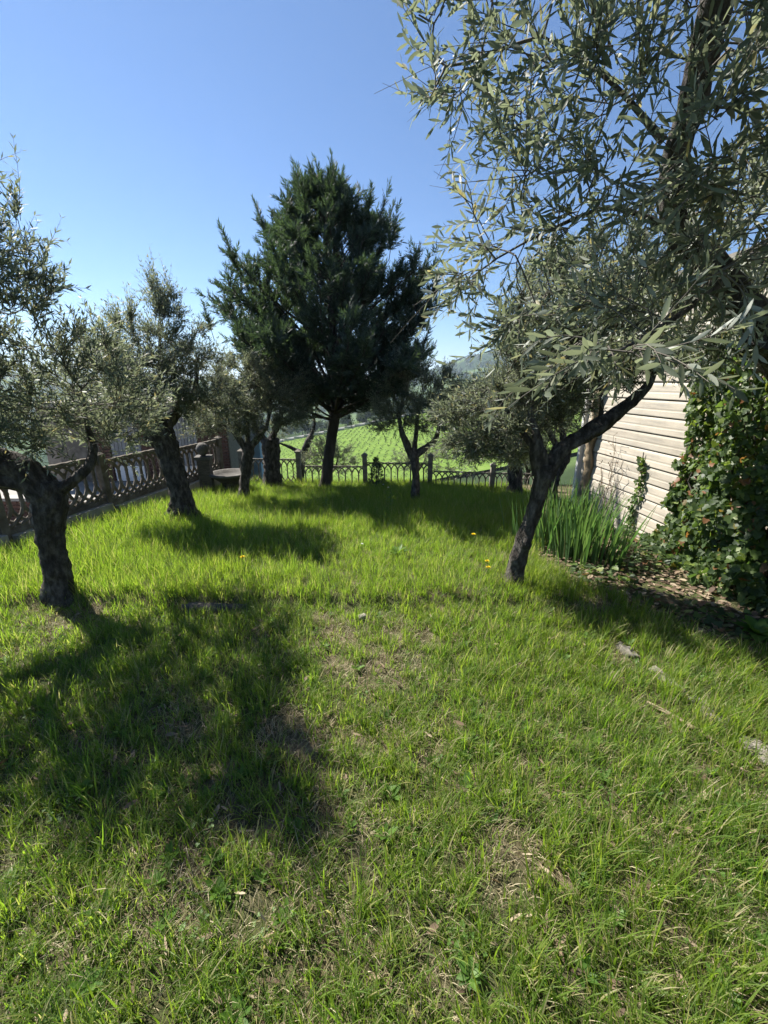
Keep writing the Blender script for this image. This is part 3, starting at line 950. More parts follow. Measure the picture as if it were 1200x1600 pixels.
olive("olive tree behind the slanting one, its dark trunk at the back fence end", (2.5, 7.0, -0.25),
      [((2.32, 7.0, -0.35), .13), ((2.30, 7.0, -0.05), .11), ((2.25, 7.0, .35), .10), ((2.22, 7.0, .55), .08)],
      [[((2.22, 7.0, .5), .06), ((2.0, 7.0, .85), .04), ((1.85, 7.0, 1.2), .02)], [((2.25, 7.0, .5), .06), ((2.5, 7.0, .85), .04), ((2.6, 7.0, 1.3), .02)]],
      [lob(1.9, 7.0, 1.25, .45), lob(2.4, 7.0, 1.4, .5), lob(1.6, 7.0, .9, .35), lob(2.1, 7.0, .85, .35, .35, .25), lob(1.35, 7.0, 1.3, .35), lob(1.4, 7.0, .75, .28), lob(1.75, 7.0, .6, .28, .3, .2)],
      400, 1900, leaf_len=.055, shoot=(.12, .28), group="olive trees", sides=12)
olive("olive tree with leaning trunk beside the shed corner, behind the irises", (2.75, 6.3, -0.2),
      [((2.62, 6.3, -0.3), .12), ((2.66, 6.3, .1), .10), ((2.78, 6.3, .5), .10), ((2.82, 6.3, .62), .07)],
      [[((2.8, 6.3, .55), .06), ((2.72, 6.4, .95), .04), ((2.6, 6.5, 1.4), .015)], [((2.75, 6.3, .55), .05), ((2.5, 6.3, .9), .04), ((2.4, 6.3, 1.4), .02)]],
      [lob(2.45, 6.6, 1.5, .42), lob(2.1, 6.5, 1.3, .38), lob(2.2, 6.6, 1.8, .35), lob(2.1, 6.4, 1.0, .3), lob(2.75, 6.7, 1.8, .3)],
      260, 900, leaf_len=.055, shoot=(.12, .28), group="olive trees", sides=12)


def keep_near(W):
    return (np.linalg.norm(W - np.array(EYE), axis=1) > 0.72) & (W[:, 0] > np.interp(W[:, 2], [1.5, 2.0, 2.25, 2.45, 2.6, 2.8], [.16, .12, .18, .27, .15, .02]))


olive("big near olive tree overhanging the top right corner, its limb bare and dark", (2.1, 1.62, 0.0),
      [((2.22, 1.62, -0.1), .15), ((2.12, 1.64, .45), .11), ((2.02, 1.67, .95), .095), ((1.82, 1.70, 1.40), .085), ((1.64, 1.72, 1.64), .080), ((1.48, 1.75, 1.82), .072)],
      [[((1.55, 1.73, 1.74), .068), ((1.42, 1.76, 1.87), .062), ((1.28, 1.80, 2.02), .056), ((1.14, 1.84, 2.16), .050), ((1.06, 1.82, 2.34), .046), ((1.04, 1.74, 2.52), .046), ((1.0, 1.64, 2.70), .045), ((.97, 1.52, 2.92), .035)],
       [((1.47, 1.72, 1.7), .07), ((1.62, 1.75, 2.0), .06), ((1.7, 1.7, 2.4), .04), ((1.7, 1.6, 2.8), .02)],
       [((1.12, 1.84, 2.16), .014), ((.9, 1.92, 2.26), .010), ((.65, 1.95, 2.18), .006), ((.45, 1.95, 2.08), .003)],
       [((1.0, 1.8, 2.42), .014), ((.8, 1.85, 2.62), .008), ((.55, 1.9, 2.78), .004)],
       [((1.30, 1.78, 1.97), .014), ((1.1, 1.65, 1.85), .010), ((.85, 1.45, 1.74), .006), ((.62, 1.25, 1.66), .004)]],
      [lob(.30, 1.9, 2.72, .22, .3, .16), lob(.52, 1.9, 2.60, .26, .3, .24), lob(.42, 1.95, 2.08, .20, .3, .18), lob(.52, 1.9, 2.28, .24, .35, .22), lob(.68, 1.85, 1.92, .24, .3, .2), lob(.72, 1.75, 2.25, .28), lob(.78, 1.65, 2.50, .28),
       lob(1.05, 1.6, 2.28, .3), lob(1.0, 1.5, 2.55, .3), lob(1.06, 1.9, 1.97, .28), lob(.60, 1.2, 1.68, .16, .15, .10), lob(1.25, 1.8, 1.95, .25), lob(.63, 1.7, 2.70, .25), lob(1.12, 1.4, 2.05, .25), lob(1.3, 1.4, 2.4, .4), lob(1.5, 1.5, 2.7, .4), lob(1.38, 1.95, 1.90, .24), lob(1.55, 1.9, 2.05, .26), lob(1.2, 2.0, 1.84, .22), lob(1.6, 1.75, 2.3, .3), lob(.22, 1.95, 2.78, .16, .2, .12)],
      760, 1300, leaf_len=.060, shoot=(.12, .34), up=.05, gap=.029, wid=.20, leaf_parts=300, tpl=LEAF8, keep=keep_near, group="olive trees",
      burls=[((1.25, 1.74, 1.98), .05), ((1.04, 1.74, 2.28), .05)], rough=.3, sides=20)
# two more olives on the slope beyond the back fence
olive("bare leaning olive trunk with thin crown beyond the back fence", (-1.95, 9.6, -1.0),
      [((-2.05, 9.6, -1.1), .11), ((-1.98, 9.6, -.4), .09), ((-1.85, 9.6, .1), .08), ((-1.68, 9.6, .42), .075)],
      [[((-1.7, 9.6, .38), .05), ((-1.6, 9.6, .7), .03), ((-1.7, 9.6, 1.1), .015)], [((-1.9, 9.6, 0.0), .05), ((-2.2, 9.6, .15), .04), ((-2.45, 9.6, .25), .02)]],
      [lob(-1.75, 9.6, 1.1, .4), lob(-2.1, 9.6, 1.3, .4), lob(-2.4, 9.6, .5, .25)], 130, 260, leaf_len=.06, group="olive trees", sides=10)
olive("low pale olive bush just beyond the back fence, left of the cypress", (-1.3, 9.4, -1.0),
      [((-1.3, 9.4, -1.1), .06), ((-1.3, 9.4, -.7), .05), ((-1.28, 9.4, -.45), .04)],
      [[((-1.28, 9.4, -.5), .03), ((-1.4, 9.4, -.2), .02), ((-1.5, 9.4, .1), .01)], [((-1.28, 9.4, -.5), .03), ((-1.1, 9.4, -.2), .02), ((-1.05, 9.4, .1), .01)]],
      [lob(-1.45, 9.4, -.05, .38), lob(-1.05, 9.4, -.15, .36), lob(-1.3, 9.4, .2, .25)], 140, 420, leaf_len=.06, group="olive trees", sides=8)
olive("low pale olive bush beyond the back fence, behind the small dark olive", (0.75, 9.6, -1.1),
      [((.75, 9.6, -1.2), .06), ((.75, 9.6, -.8), .05), ((.75, 9.6, -.5), .04)],
      [[((.75, 9.6, -.5), .03), ((.6, 9.6, -.2), .02), ((.55, 9.6, .1), .01)], [((.75, 9.6, -.5), .03), ((.95, 9.6, -.2), .02), ((1.0, 9.6, .1), .01)]],
      [lob(.55, 9.6, -.1, .38), lob(1.0, 9.6, -.1, .40), lob(1.5, 9.6, -.1, .38), lob(2.0, 9.6, .1, .4)], 160, 460, leaf_len=.06, group="olive trees", sides=8)


olive("pale olive bush beyond the fence end, seen between the slanting olive and the shed", (3.1, 8.7, -0.9),
      [((3.1, 8.7, -1.1), .07), ((3.1, 8.7, -.6), .055), ((3.12, 8.7, -.2), .045)],
      [[((3.12, 8.7, -.25), .035), ((2.95, 8.7, .1), .02), ((2.85, 8.7, .5), .01)], [((3.12, 8.7, -.25), .035), ((3.35, 8.7, .1), .02), ((3.5, 8.7, .5), .01)]],
      [lob(2.85, 8.7, .45, .5), lob(3.4, 8.7, .55, .55), lob(3.1, 8.7, .95, .45), lob(3.8, 8.8, .8, .5), lob(3.2, 8.6, .05, .45)], 260, 1100, leaf_len=.06, group="olive trees", sides=8)


# ------------------------------------------------------------------ cypress
def cypress():
    base = np.array([-1.06, 7.30, -0.27])
    root = thing("cypress_tree", tuple(base), "tall dark broad-crowned cypress before the back fence", "tree")
    mb = MB()
    tr = [((-1.10, 7.30, -.4), .13), ((-1.04, 7.30, 0.0), .098), ((-.97, 7.30, .45), .09), ((-.86, 7.30, 1.0), .088), ((-.82, 7.30, 1.6), .08), ((-.84, 7.30, 2.6), .065), ((-.88, 7.30, 3.6), .045), ((-.90, 7.30, 4.25), .012)]
    P, R = bark_tube(mb, [tuple(np.array(p) - base) for p, r in tr], [r for p, r in tr], sides=18, step=.05, rough=.16, flare=.2)
    TP = np.array([tuple(p) for p in P])
    prof_z = np.array([1.0, 1.2, 1.5, 1.85, 2.5, 2.95, 3.35, 3.75, 4.05, 4.3, 4.55])
    prof_r = np.array([.4, .75, 1.30, 1.72, 1.86, 1.66, 1.30, .88, .52, .25, .04])
    n = 235
    sA, sB, ra, rb = [], [], [], []
    pp, pd = [], []
    for i in range(n):
        zt = RNG.uniform(1.2, 4.2) if i > 14 else RNG.uniform(3.8, 4.35)
        az = RNG.uniform(0, 2 * math.pi)
        depth = RNG.uniform(.45, 1.0) ** .55
        Rt = np.interp(zt, prof_z, prof_r) * depth * (1 + 0.10 * math.sin(az * 3 + zt * 2.6) + RNG.normal() * .13)
        if zt < 1.9 and RNG.random() < .35:
            continue
        if math.cos(az) > .3 and 1.3 < zt < 2.1:
            Rt *= 1.08
        z0 = max(.95 + .6 * RNG.random(), zt - (.55 + .45 * RNG.random()) * Rt - .1)
        k = int(np.argmin(np.abs(TP[:, 2] + base[2] - z0)))
        a0 = TP[k]
        tip = np.array([-.86 + Rt * math.cos(az), 7.30 + Rt * math.sin(az), zt]) - base
        mid = a0 * .5 + tip * .5 + np.array([0, 0, -.10 * Rt]) + RNG.normal(size=3) * .08
        ts = np.linspace(0, 1, 9)
        pts = ((1 - ts)[:, None] ** 2) * a0 + (2 * ts * (1 - ts))[:, None] * mid + (ts ** 2)[:, None] * tip
        r0 = .007 + .013 * Rt
        sA.append(pts[:-1]); sB.append(pts[1:]); ra.append(r0 * (1 - ts[:-1] * .85)); rb.append(r0 * (1 - ts[1:] * .85))
        bd = norm(pts[1:] - pts[:-1])
        # secondary branchlets, spreading widely so that the arms merge
        m = int(7 + 8 * Rt)
        tt = RNG.uniform(.45, 1.0, m) ** .7
        q = np.stack([np.interp(tt, ts, pts[:, c]) for c in range(3)], -1)
        tang = bd[np.clip((tt * 8).astype(int), 0, 7)]
        dd = norm(tang * .65 + rand_unit(m) * .80 + np.array([0, 0, .42]))
        L = RNG.uniform(.16, .42, m) * (1.1 - .3 * tt)
        e_ = q + dd * L[:, None]
        sA.append(q); sB.append(e_); ra.append(np.full(m, .004)); rb.append(np.full(m, .0015))
        for s in np.linspace(.2, 1.0, 6):
            for _ in range(2):
                pp.append(q + dd * (L * s)[:, None]); pd.append(norm(dd * .8 + rand_unit(m) * .8 + np.array([0, 0, .30])))
    # slender leaders that break the outline
    for i in range(46):
        zt = RNG.uniform(2.0, 4.1) if i > 7 else RNG.uniform(4.1, 4.32)
        az = RNG.uniform(0, 2 * math.pi)
        Rt = np.interp(zt, prof_z, prof_r) * (RNG.uniform(.82, 1.02) if i > 7 else RNG.uniform(0, .35))
        q = np.array([-.86 + Rt * math.cos(az), 7.30 + Rt * math.sin(az), zt]) - base
        dd = norm(np.array([math.cos(az) * .35, math.sin(az) * .35, 1.0]) + RNG.normal(size=3) * .12)
        L = RNG.uniform(.30, .55)
        sA.append(q[None] - dd * .15); sB.append((q + dd * L)[None]); ra.append(np.array([.006])); rb.append(np.array([.001]))
        for s in np.linspace(0, 1, 15):
            w = max(1, int(5 * (1 - s) + 1))
            pp.append(np.repeat((q + dd * L * s)[None], w, 0)); pd.append(norm(dd * (.7 + .9 * s) + rand_unit(w) * .8))
    mb.build("trunk", M_cbark, root, smooth=True)
    BV, BF = frustums(np.concatenate(sA), np.concatenate(sB), np.concatenate(ra), np.concatenate(rb), 5)
    link("branches", new_mesh("branches", BV, BF, M_cbark, True), root)
    pp = np.concatenate(pp); pd = np.concatenate(pd)
    lp, ld, ln, ll = [], [], [], []
    L = RNG.uniform(.06, .15, len(pp))
    ax = norm(np.cross(pd, rand_unit(len(pp))))
    for k in range(7):
        t = k / 6
        pos = pp + pd * (L * t * .8)[:, None]
        s = ax * (1 if k % 2 else -1)
        lp.append(pos); ld.append(norm(pd + s * (.75 - .5 * t) + RNG.normal(size=pd.shape) * .2)); ln.append(norm(np.cross(pd, ax) + RNG.normal(size=pd.shape) * .3)); ll.append(L * (.62 - .22 * t))
    lp = np.concatenate(lp); ld = np.concatenate(ld); ln = np.concatenate(ln); ll = np.concatenate(ll)
    tri = (np.array([(0, .5, 0), (0, -.5, 0), (1, 0, 0)], float), np.array([(0, 1, 2)]))
    V, F = instance_leaves(tri, lp, ld, ln, ll, ll * .26)
    link("crown", new_mesh("crown", V, F, M_cyp), root)
    return len(F)


print("cypress tris", cypress())

# ------------------------------------------------------------------ ivy on the shed
def ivy():
    base = np.array([wall_x(3.6), 3.6, 0.0])
    root = thing("ivy", tuple(base), "dense glossy ivy bush smothering the near end of the shed wall", "ivy")
    n = 23000
    y = RNG.uniform(1.7, 4.75, n); z = RNG.uniform(-.05, 2.6, n)
    edge = np.interp(z, [0, .15, .4, .8, 1.3, 1.8, 2.3], [4.22, 4.08, 3.98, 4.0, 4.05, 4.05, 3.85]) + .10 * fbm(y * 0, z, 3.2, 8) + .06 * fbm(z, y, 8, 2)
    top = 2.02 + .18 * fbm(y, y * 0, 1.6, 4) + .8 * np.clip(3.75 - y, 0, .6)
    th = .08 + .34 * np.clip((edge - y) / .75, 0, 1) ** .8 + .20 * fbm(y, z, 1.9, 6) + .16 * fbm(y, z, 4.5, 7)
    th = th * np.clip((top - z) / .3, 0.25, 1) + .10 * np.clip(.5 - z, 0, .5)
    th = np.maximum(th, .06)
    ok = (y < edge) & (z < top)
    y, z, th = y[ok], z[ok], th[ok]
    f = 1 - RNG.random(len(y)) ** 2.4 * .8
    off = th * f
    nx, ny = -co_, -si_
    P = np.stack([wall_x(y) + nx * off, y + ny * off, z + gz(np.full_like(y, 2.4), y) * 0], -1)
    k = len(P)
    Nn = norm(np.array([-.75, -.35, .45]) + RNG.normal(size=(k, 3)) * .48)
    D = norm(np.array([-.1, -.1, -.75]) + RNG.normal(size=(k, 3)) * .55)
    L = RNG.uniform(.024, .060, k) * (1 + .25 * (z < .9))
    # a single strand up the bare boards
    m = 150
    zs = RNG.uniform(-.05, .82, m); ys = 4.55 + .03 * np.sin(zs * 9) + RNG.normal(size=m) * .028
    P = np.concatenate([P, np.stack([wall_x(ys) - .045 - RNG.random(m) * .03, ys, zs], -1)])
    Nn = np.concatenate([Nn, norm(np.array([-.8, -.3, .4]) + RNG.normal(size=(m, 3)) * .4)]); D = np.concatenate([D, norm(np.array([0, 0, -.8]) + RNG.normal(size=(m, 3)) * .5)])
    L = np.concatenate([L, RNG.uniform(.03, .05, m)])
    P0 = P - base
    W = L * RNG.uniform(.85, 1.05, len(L))
    dist = np.linalg.norm(P - np.array(EYE), axis=1)
    outer = np.concatenate([f > .9, np.ones(m, bool)]) & (P[:, 1] > 2.55)
    score = np.where(outer, L / dist, 0)
    single = np.zeros(len(P), bool); single[np.argsort(-score)[:300]] = True
    shapes = []
    for q in range(5):
        tv = IVY[0].copy(); tv[:, 2] += (.25 - .12 * q) * tv[:, 0] ** 2 + .12 * (q - 2) * tv[:, 1] * tv[:, 0]
        shapes.append(new_mesh("leaf", tv, IVY[1], M_ivy))
    for i in np.where(single)[0]:
        d_ = D[i]; s = np.cross(Nn[i], d_); s /= np.linalg.norm(s); u = np.cross(d_, s); l, w, p = L[i], W[i], P0[i]
        o = link("leaf", shapes[int(RNG.integers(5))], root)
        o.matrix_local = Matrix(((d_[0] * l, s[0] * w, u[0] * w, p[0]), (d_[1] * l, s[1] * w, u[1] * w, p[1]), (d_[2] * l, s[2] * w, u[2] * w, p[2]), (0, 0, 0, 1)))
    V, F = instance_leaves(IVY, P0[~single], D[~single], Nn[~single], L[~single], W[~single])
    c = link("foliage", new_mesh("foliage", V, F, M_ivy), root); c["kind"] = "stuff"
    # stems
    A, B, r1, r2 = [], [], [], []
    for i in range(70):
        yy = RNG.uniform(2.0, 3.65); zz = 0.0; o_ = .06
        p = np.array([wall_x(yy) - o_, yy, zz - .05])
        for s in range(int(RNG.integers(6, 13))):
            q = p + np.array([RNG.normal() * .03 - .012, RNG.normal() * .06, .15])
            A.append(p - base); B.append(q - base); r1.append(.010 - .0005 * s); r2.append(.0095 - .0005 * s)
            p = q
    p = np.array([wall_x(4.55) - .05, 4.55, -.05])
    for s in range(9):
        q = np.array([wall_x(4.55) - .045, 4.55 + .03 * math.sin((s + 1) * .9), -.05 + .1 * (s + 1)])
        A.append(p - base); B.append(q - base); r1.append(.006); r2.append(.005); p = q
    V, F = frustums(np.array(A), np.array(B), np.array(r1), np.array(r2), 6)
    link("stems", new_mesh("stems", V, F, M_twig, True), root, kind="stuff")


ivy()


def dry_vine():
    """thin bare climber on the boards"""
    base = np.array([wall_x(5.05), 5.05, -.05])
    root = thing("dry_climber", tuple(base), "thin dry leafless climber against the cream boards", "vine")
    A, B, r = [], [], []
    lp, ld = [], []
    for i in range(7):
        p = np.array([-.04, RNG.normal() * .10, 0.0])
        for s in range(int(RNG.integers(7, 13))):
            q = p + np.array([RNG.normal() * .006 - .002, RNG.normal() * .035, .085])
            A.append(p); B.append(q); r.append(.0045 - .0002 * s)
            if RNG.random() < .5:
                t = q + np.array([-abs(RNG.normal()) * .03, RNG.normal() * .07, RNG.normal() * .05 + .02])
                A.append(q); B.append(t); r.append(.0018); lp.append(t); ld.append(t - q)
            p = q
    V, F = frustums(np.array(A), np.array(B), np.array(r), np.array(r) * .85, 5)
    link("stems", new_mesh("stems", V, F, M_cane, True), root, kind="stuff")
    lp = np.array(lp); ld = norm(np.array(ld)); k = len(lp)
    V, F = instance_leaves(LEAF4, lp, ld, rand_unit(k), RNG.uniform(.02, .045, k), RNG.uniform(.01, .02, k))
    link("dead_leaves", new_mesh("dead_leaves", V, F, M_litter), root)


dry_vine()


# ------------------------------------------------------------------ irises
def iris():
    base = np.array([2.0, 3.85, gzf(2.0, 3.85)])
    root = thing("iris_clump", tuple(base), "clump of upright sword-leaved irises by the shed wall", "plant")
    shapes = []
    for q in range(10):
        V = []; F = []
        bend = RNG.uniform(.0, .22); tw = RNG.normal() * .5
        nseg = 7
        for i in range(nseg + 1):
            t = i / nseg
            w = .5 * (1 - max(0, t - .45) / .55 * .98) * (.75 + .25 * min(1, t * 3))
            x = bend * t ** 2.2; z = t * (1 - .25 * bend * t)
            an = tw * t
            for s in (-1, 0, 1):
                V.append((x + (.0 if s else .004), s * w * math.cos(an) * .033, z))
        for i in range(nseg):
            for s in range(2):
                a_ = i * 3 + s
                F.append((a_, a_ + 1, a_ + 4, a_ + 3))
        shapes.append(new_mesh("leaf", V, F, M_iris, True))
    n = 300
    for i in range(n):
        c = (1.97, 3.80) if i % 3 else (1.76, 4.15)
        x = c[0] + float(np.clip(RNG.normal() * .17, -.34, .34)); y = c[1] + float(np.clip(RNG.normal() * .20, -.36, .36))
        x = min(x, wall_x(y) - .12)
        o = link("leaf", shapes[int(RNG.integers(10))], root)
        h = RNG.uniform(.42, .80)
        out = math.atan2(y - c[1], x - c[0]) + RNG.normal() * .5
        o.location = (x - base[0], y - base[1], gzf(x, y) - base[2] - .02)
        o.scale = (h, h * RNG.uniform(.9, 1.4), h)
        tilt = min(.28, abs(RNG.normal()) * .08 + .15 * math.hypot(x - c[0], y - c[1]))
        o.rotation_euler = (Matrix.Rotation(out, 3, 'Z') @ Matrix.Rotation(tilt, 3, 'Y') @ Matrix.Rotation(RNG.normal() * .5, 3, 'Z')).to_euler()


iris()


# ------------------------------------------------------------------ grass
def tuft(name, n, rad, h, wid, lean, mat, curl=.5):
    V, F = [], []
    for i in range(n):
        r = rad * math.sqrt(random.random()); a_ = random.uniform(0, 2 * math.pi)
        bx, by = r * math.cos(a_), r * math.sin(a_)
        H = random.uniform(*h); w = random.uniform(*wid) * .5
        az = random.uniform(0, 2 * math.pi) if random.random() < .6 else a_ + random.gauss(0, .5)
        ln = abs(random.gauss(0, lean)) + .08
        cu = random.uniform(.1, 1) * curl
        dx, dy = math.cos(az), math.sin(az)
        tw = random.uniform(-.9, .9)
        px, py, pz = bx, by, -.01
        th = ln * .4
        k0 = len(V)
        seg = 4
        for s in range(seg + 1):
            t = s / seg
            ww = w * (1 - t ** 1.8) if s else w * .7
            sx, sy = -dy * math.cos(tw) - dx * math.sin(tw) * .3, dx * math.cos(tw) - dy * math.sin(tw) * .3
            if s < seg:
                V += [(px - sx * ww, py - sy * ww, pz), (px + sx * ww, py + sy * ww, pz)]
            else:
                V.append((px, py, pz))
            px += dx * math.sin(th) * H / seg; py += dy * math.sin(th) * H / seg; pz += math.cos(th) * H / seg
            th = min(th + cu * .45 + ln * .2, 2.1)
        for s in range(seg - 1):
            q = k0 + 2 * s
            F += [(q, q + 1, q + 3), (q, q + 3, q + 2)]
        q = k0 + 2 * (seg - 1)
        F.append((q, q + 1, q + 2))
    return bpy.data.objects.new(name, new_mesh(name, np.array(V), np.array(F), mat, True))


def clover(name, n, rad):
    P, D, Nn, L = [], [], [], []
    for i in range(n):
        a_ = random.uniform(0, 6.28); r = rad * math.sqrt(random.random()); c = np.array([r * math.cos(a_), r * math.sin(a_), random.uniform(.015, .05)])
        o = random.uniform(0, 6.28)
        for k in range(3):
            an = o + k * 2.09
            P.append(c); D.append((math.cos(an), math.sin(an), .15)); Nn.append((0, 0, 1)); L.append(random.uniform(.007, .012))
    L = np.array(L)
    V, F = instance_leaves(LEAF4, np.array(P), np.array(D), np.array(Nn, float), L, L * .9)
    return bpy.data.objects.new(name, new_mesh(name, V, F, M_weed))


def plantain(name):
    P, D, L = [], [], []
    for k in range(9):
        an = k * 2.4 + random.uniform(-.3, .3); el = random.uniform(.25, .8)
        P.append((0, 0, .008)); D.append((math.cos(an) * math.cos(el), math.sin(an) * math.cos(el), math.sin(el))); L.append(random.uniform(.03, .055))
    L = np.array(L)
    V, F = instance_leaves(LEAF8, np.array(P), np.array(D), np.tile(np.array([[0, 0, 1.]]), (9, 1)), L, L * .34)
    return bpy.data.objects.new(name, new_mesh(name, V, F, M_weed, True))


src = bpy.data.collections.new("tuft_sources")
KINDS = [
    lambda i: tuft("tuft_%02d" % i, 15, .035, (.05, .12), (.0030, .0058), .45, M_grass, .75),
    lambda i: tuft("tuft_%02d" % i, 15, .040, (.06, .14), (.0030, .0062), .35, M_grass, .6),
    lambda i: tuft("tuft_%02d" % i, 12, .045, (.04, .09), (.0030, .0060), .7, M_grass, .9),
    lambda i: tuft("tuft_%02d" % i, 14, .030, (.08, .18), (.0032, .0066), .3, M_grass, .5),
    lambda i: tuft("tuft_%02d" % i, 14, .045, (.12, .24), (.0035, .0065), .28, M_grass, .5),
    lambda i: tuft("tuft_%02d" % i, 14, .045, (.14, .29), (.0035, .0070), .25, M_grass, .6),
    lambda i: tuft("tuft_%02d" % i, 14, .050, (.10, .20), (.0035, .0065), .4, M_grass, .6),
    lambda i: tuft("tuft_%02d" % i, 18, .055, (.04, .11), (.0018, .0034), 1.1, M_dry, .9),
    lambda i: tuft("tuft_%02d" % i, 18, .060, (.03, .09), (.0018, .0036), 1.4, M_dry, .8),
    lambda i: clover("tuft_%02d" % i, 9, .05),
    lambda i: tuft("tuft_%02d" % i, 22, .045, (.04, .10), (.0018, .0034), .5, M_grass_dark, .8),
    lambda i: tuft("tuft_%02d" % i, 14, .045, (.06, .15), (.0030, .0060), .5, M_grass_dark, .7),
    lambda i: plantain("tuft_%02d" % i),
]
for i, f in enumerate(KINDS):
    src.objects.link(f(i))


def scatter(name, P, rot, scl, idx, label, cat):
    me = bpy.data.meshes.new(name)
    me.vertices.add(len(P)); me.vertices.foreach_set("co", np.asarray(P, np.float32).ravel())
    at = me.attributes.new("rot", 'FLOAT_VECTOR', 'POINT'); at.data.foreach_set("vector", np.asarray(rot, np.float32).ravel())
    at = me.attributes.new("scl", 'FLOAT', 'POINT'); at.data.foreach_set("value", np.asarray(scl, np.float32))
    at = me.attributes.new("idx", 'INT', 'POINT'); at.data.foreach_set("value", np.asarray(idx, np.int32))
    me.update()
    for m in (M_grass, M_dry, M_weed, M_grass_dark):
        me.materials.append(m)
    ng = bpy.data.node_groups.new(name, 'GeometryNodeTree')
    ng.interface.new_socket("Geometry", in_out='INPUT', socket_type='NodeSocketGeometry')
    ng.interface.new_socket("Geometry", in_out='OUTPUT', socket_type='NodeSocketGeometry')
    gi = ng.nodes.new("NodeGroupInput"); go = ng.nodes.new("NodeGroupOutput")
    ci = ng.nodes.new("GeometryNodeCollectionInfo"); ci.inputs["Collection"].default_value = src
    ci.inputs["Separate Children"].default_value = True; ci.inputs["Reset Children"].default_value = True
    ip = ng.nodes.new("GeometryNodeInstanceOnPoints"); ip.inputs["Pick Instance"].default_value = True

    def named(n, t):
        x = ng.nodes.new("GeometryNodeInputNamedAttribute"); x.data_type = t; x.inputs["Name"].default_value = n
        return x.outputs[0]
    er = ng.nodes.new("FunctionNodeEulerToRotation")
    L = ng.links.new
    L(gi.outputs[0], ip.inputs["Points"]); L(ci.outputs[0], ip.inputs["Instance"])
    L(named("idx", 'INT'), ip.inputs["Instance Index"])
    L(named("rot", 'FLOAT_VECTOR'), er.inputs[0]); L(er.outputs[0], ip.inputs["Rotation"])
    L(named("scl", 'FLOAT'), ip.inputs["Scale"])
    L(ip.outputs[0], go.inputs[0])
    o = link(name, me, label=label, cat=cat, kind="stuff")
    md = o.modifiers.new("scatter", 'NODES'); md.node_group = ng
    return o


def bed_edge(y):
    """x where the lawn ends and the ivy bed begins"""
    return np.interp(y, [1.2, 2.03, 2.36, 3.1, 3.45, 3.6, 4.4, 4.9], [2.75, 2.30, 2.12, 1.62, 1.55, 1.50, 1.75, 2.9])


def plant_grass():
    n = 68000
    x = RNG.uniform(-3.95, 3.0, n); y = RNG.uniform(-.5, 7.95, n)
    dens = np.where(y < 2.7, 1.0, .72)
    patch = fbm(x, y, 1.15, 21, 3) + .5 * fbm(x, y, 3.1, 22, 2)
    # trodden bare spots
    bare = np.zeros(n)
    for bx_, by_, br in ((-.1, 2.0, .32), (-.35, 1.55, .25), (-2.2, 2.45, .28), (.05, 2.35, .3), (-.95, 1.6, .2), (-.55, .95, .18), (-.35, 2.35, .25), (1.45, 2.1, .12), (1.5, 2.75, .2), (-1.5, 1.3, .2), (.45, 1.0, .15)):
        bare = np.maximum(bare, np.exp(-((x - bx_) ** 2 + (y - by_) ** 2) / br ** 2))
    bare = bare * np.clip(.55 + 1.1 * fbm(x, y, 5.5, 77, 3), 0, 1)
    dens = dens * np.clip(1.0 - .55 * np.clip(patch + .05, 0, 1) * (y < 2.75) - .45 * bare, .25, 1)
    ok = (RNG.random(n) < dens) & (x < bed_edge(y) + .10 * fbm(x, y, 4, 31)) & (x < wall_x(y) - .1) & (x > -4.0 + (y - 3.9) * .2 + .12)
    ok &= ~((np.abs(y - 2.66) < .05) & (x > -1.46) & (x < -1.0))
    x, y, patch, bare = x[ok], y[ok], patch[ok], bare[ok]
    n = len(x)
    r = RNG.random(n)
    near = y < 2.7
    tall = fbm(x, y, .9, 41, 2)
    idx = np.where(near, RNG.choice([0, 1, 2, 3], n, p=[.36, .26, .31, .07]), RNG.choice([3, 4, 5, 6, 1], n, p=[.22, .30, .14, .24, .10]))
    # longer grass on the right of the near lawn, shorter in the middle of the far lawn
    idx = np.where(near & (x > .35) & (r < .22), 3, idx)
    mid = (~near) & (y < 4.6) & (x > -1.2) & (x < 1.2)
    idx = np.where(mid & (r < .75), RNG.choice([1, 3, 0], n), idx)
    idx = np.where((y > 6.9) & (r < .85), RNG.choice([0, 1, 3], n), idx)
    idx = np.where((bare > .35) & (r < .8), RNG.choice([7, 8, 8, 2], n), idx)
    idx = np.where(near & (patch > .25) & (r < .45), RNG.choice([7, 8, 2], n), idx)
    r2 = RNG.random(n)
    idx = np.where(near & (r2 < .15), RNG.choice([7, 8], n), idx)
    idx = np.where((~near) & (r2 < .05), 7, idx)
    cool = fbm(x, y, 2.3, 91, 3)
    r3 = RNG.random(n)
    green = (idx < 7)
    idx = np.where(green & (r3 < .14 + .5 * np.clip(cool, 0, 1)), np.where(near, RNG.choice([10, 10, 11], n), 11), idx)
    idx = np.where((r2 > .962) & (r2 < .985) & near, 12, idx)
    idx = np.where(r2 > .988, 9, idx)
    scl = RNG.uniform(.75, 1.2, n) * np.where(near, 1.0, .86 + .25 * tall)
    side = x - (-4.0 + (y - 3.9) * .2)
    scl *= np.where((x < -2.2) & (y > 3.0), 1.12, 1.0) * np.where((y > 2.7) & (side < .55), np.clip(.35 + side, .4, 1), 1.0)
    rot = np.stack([RNG.normal(size=n) * .12, RNG.normal(size=n) * .12, RNG.uniform(0, 6.283, n)], -1)
    P = np.stack([x, y, gz(x, y)], -1)
    print("tufts", n)
    return scatter("grass", P, rot, scl, idx, "rough sunlit lawn grass with dry thatch patches", "grass")


plant_grass()


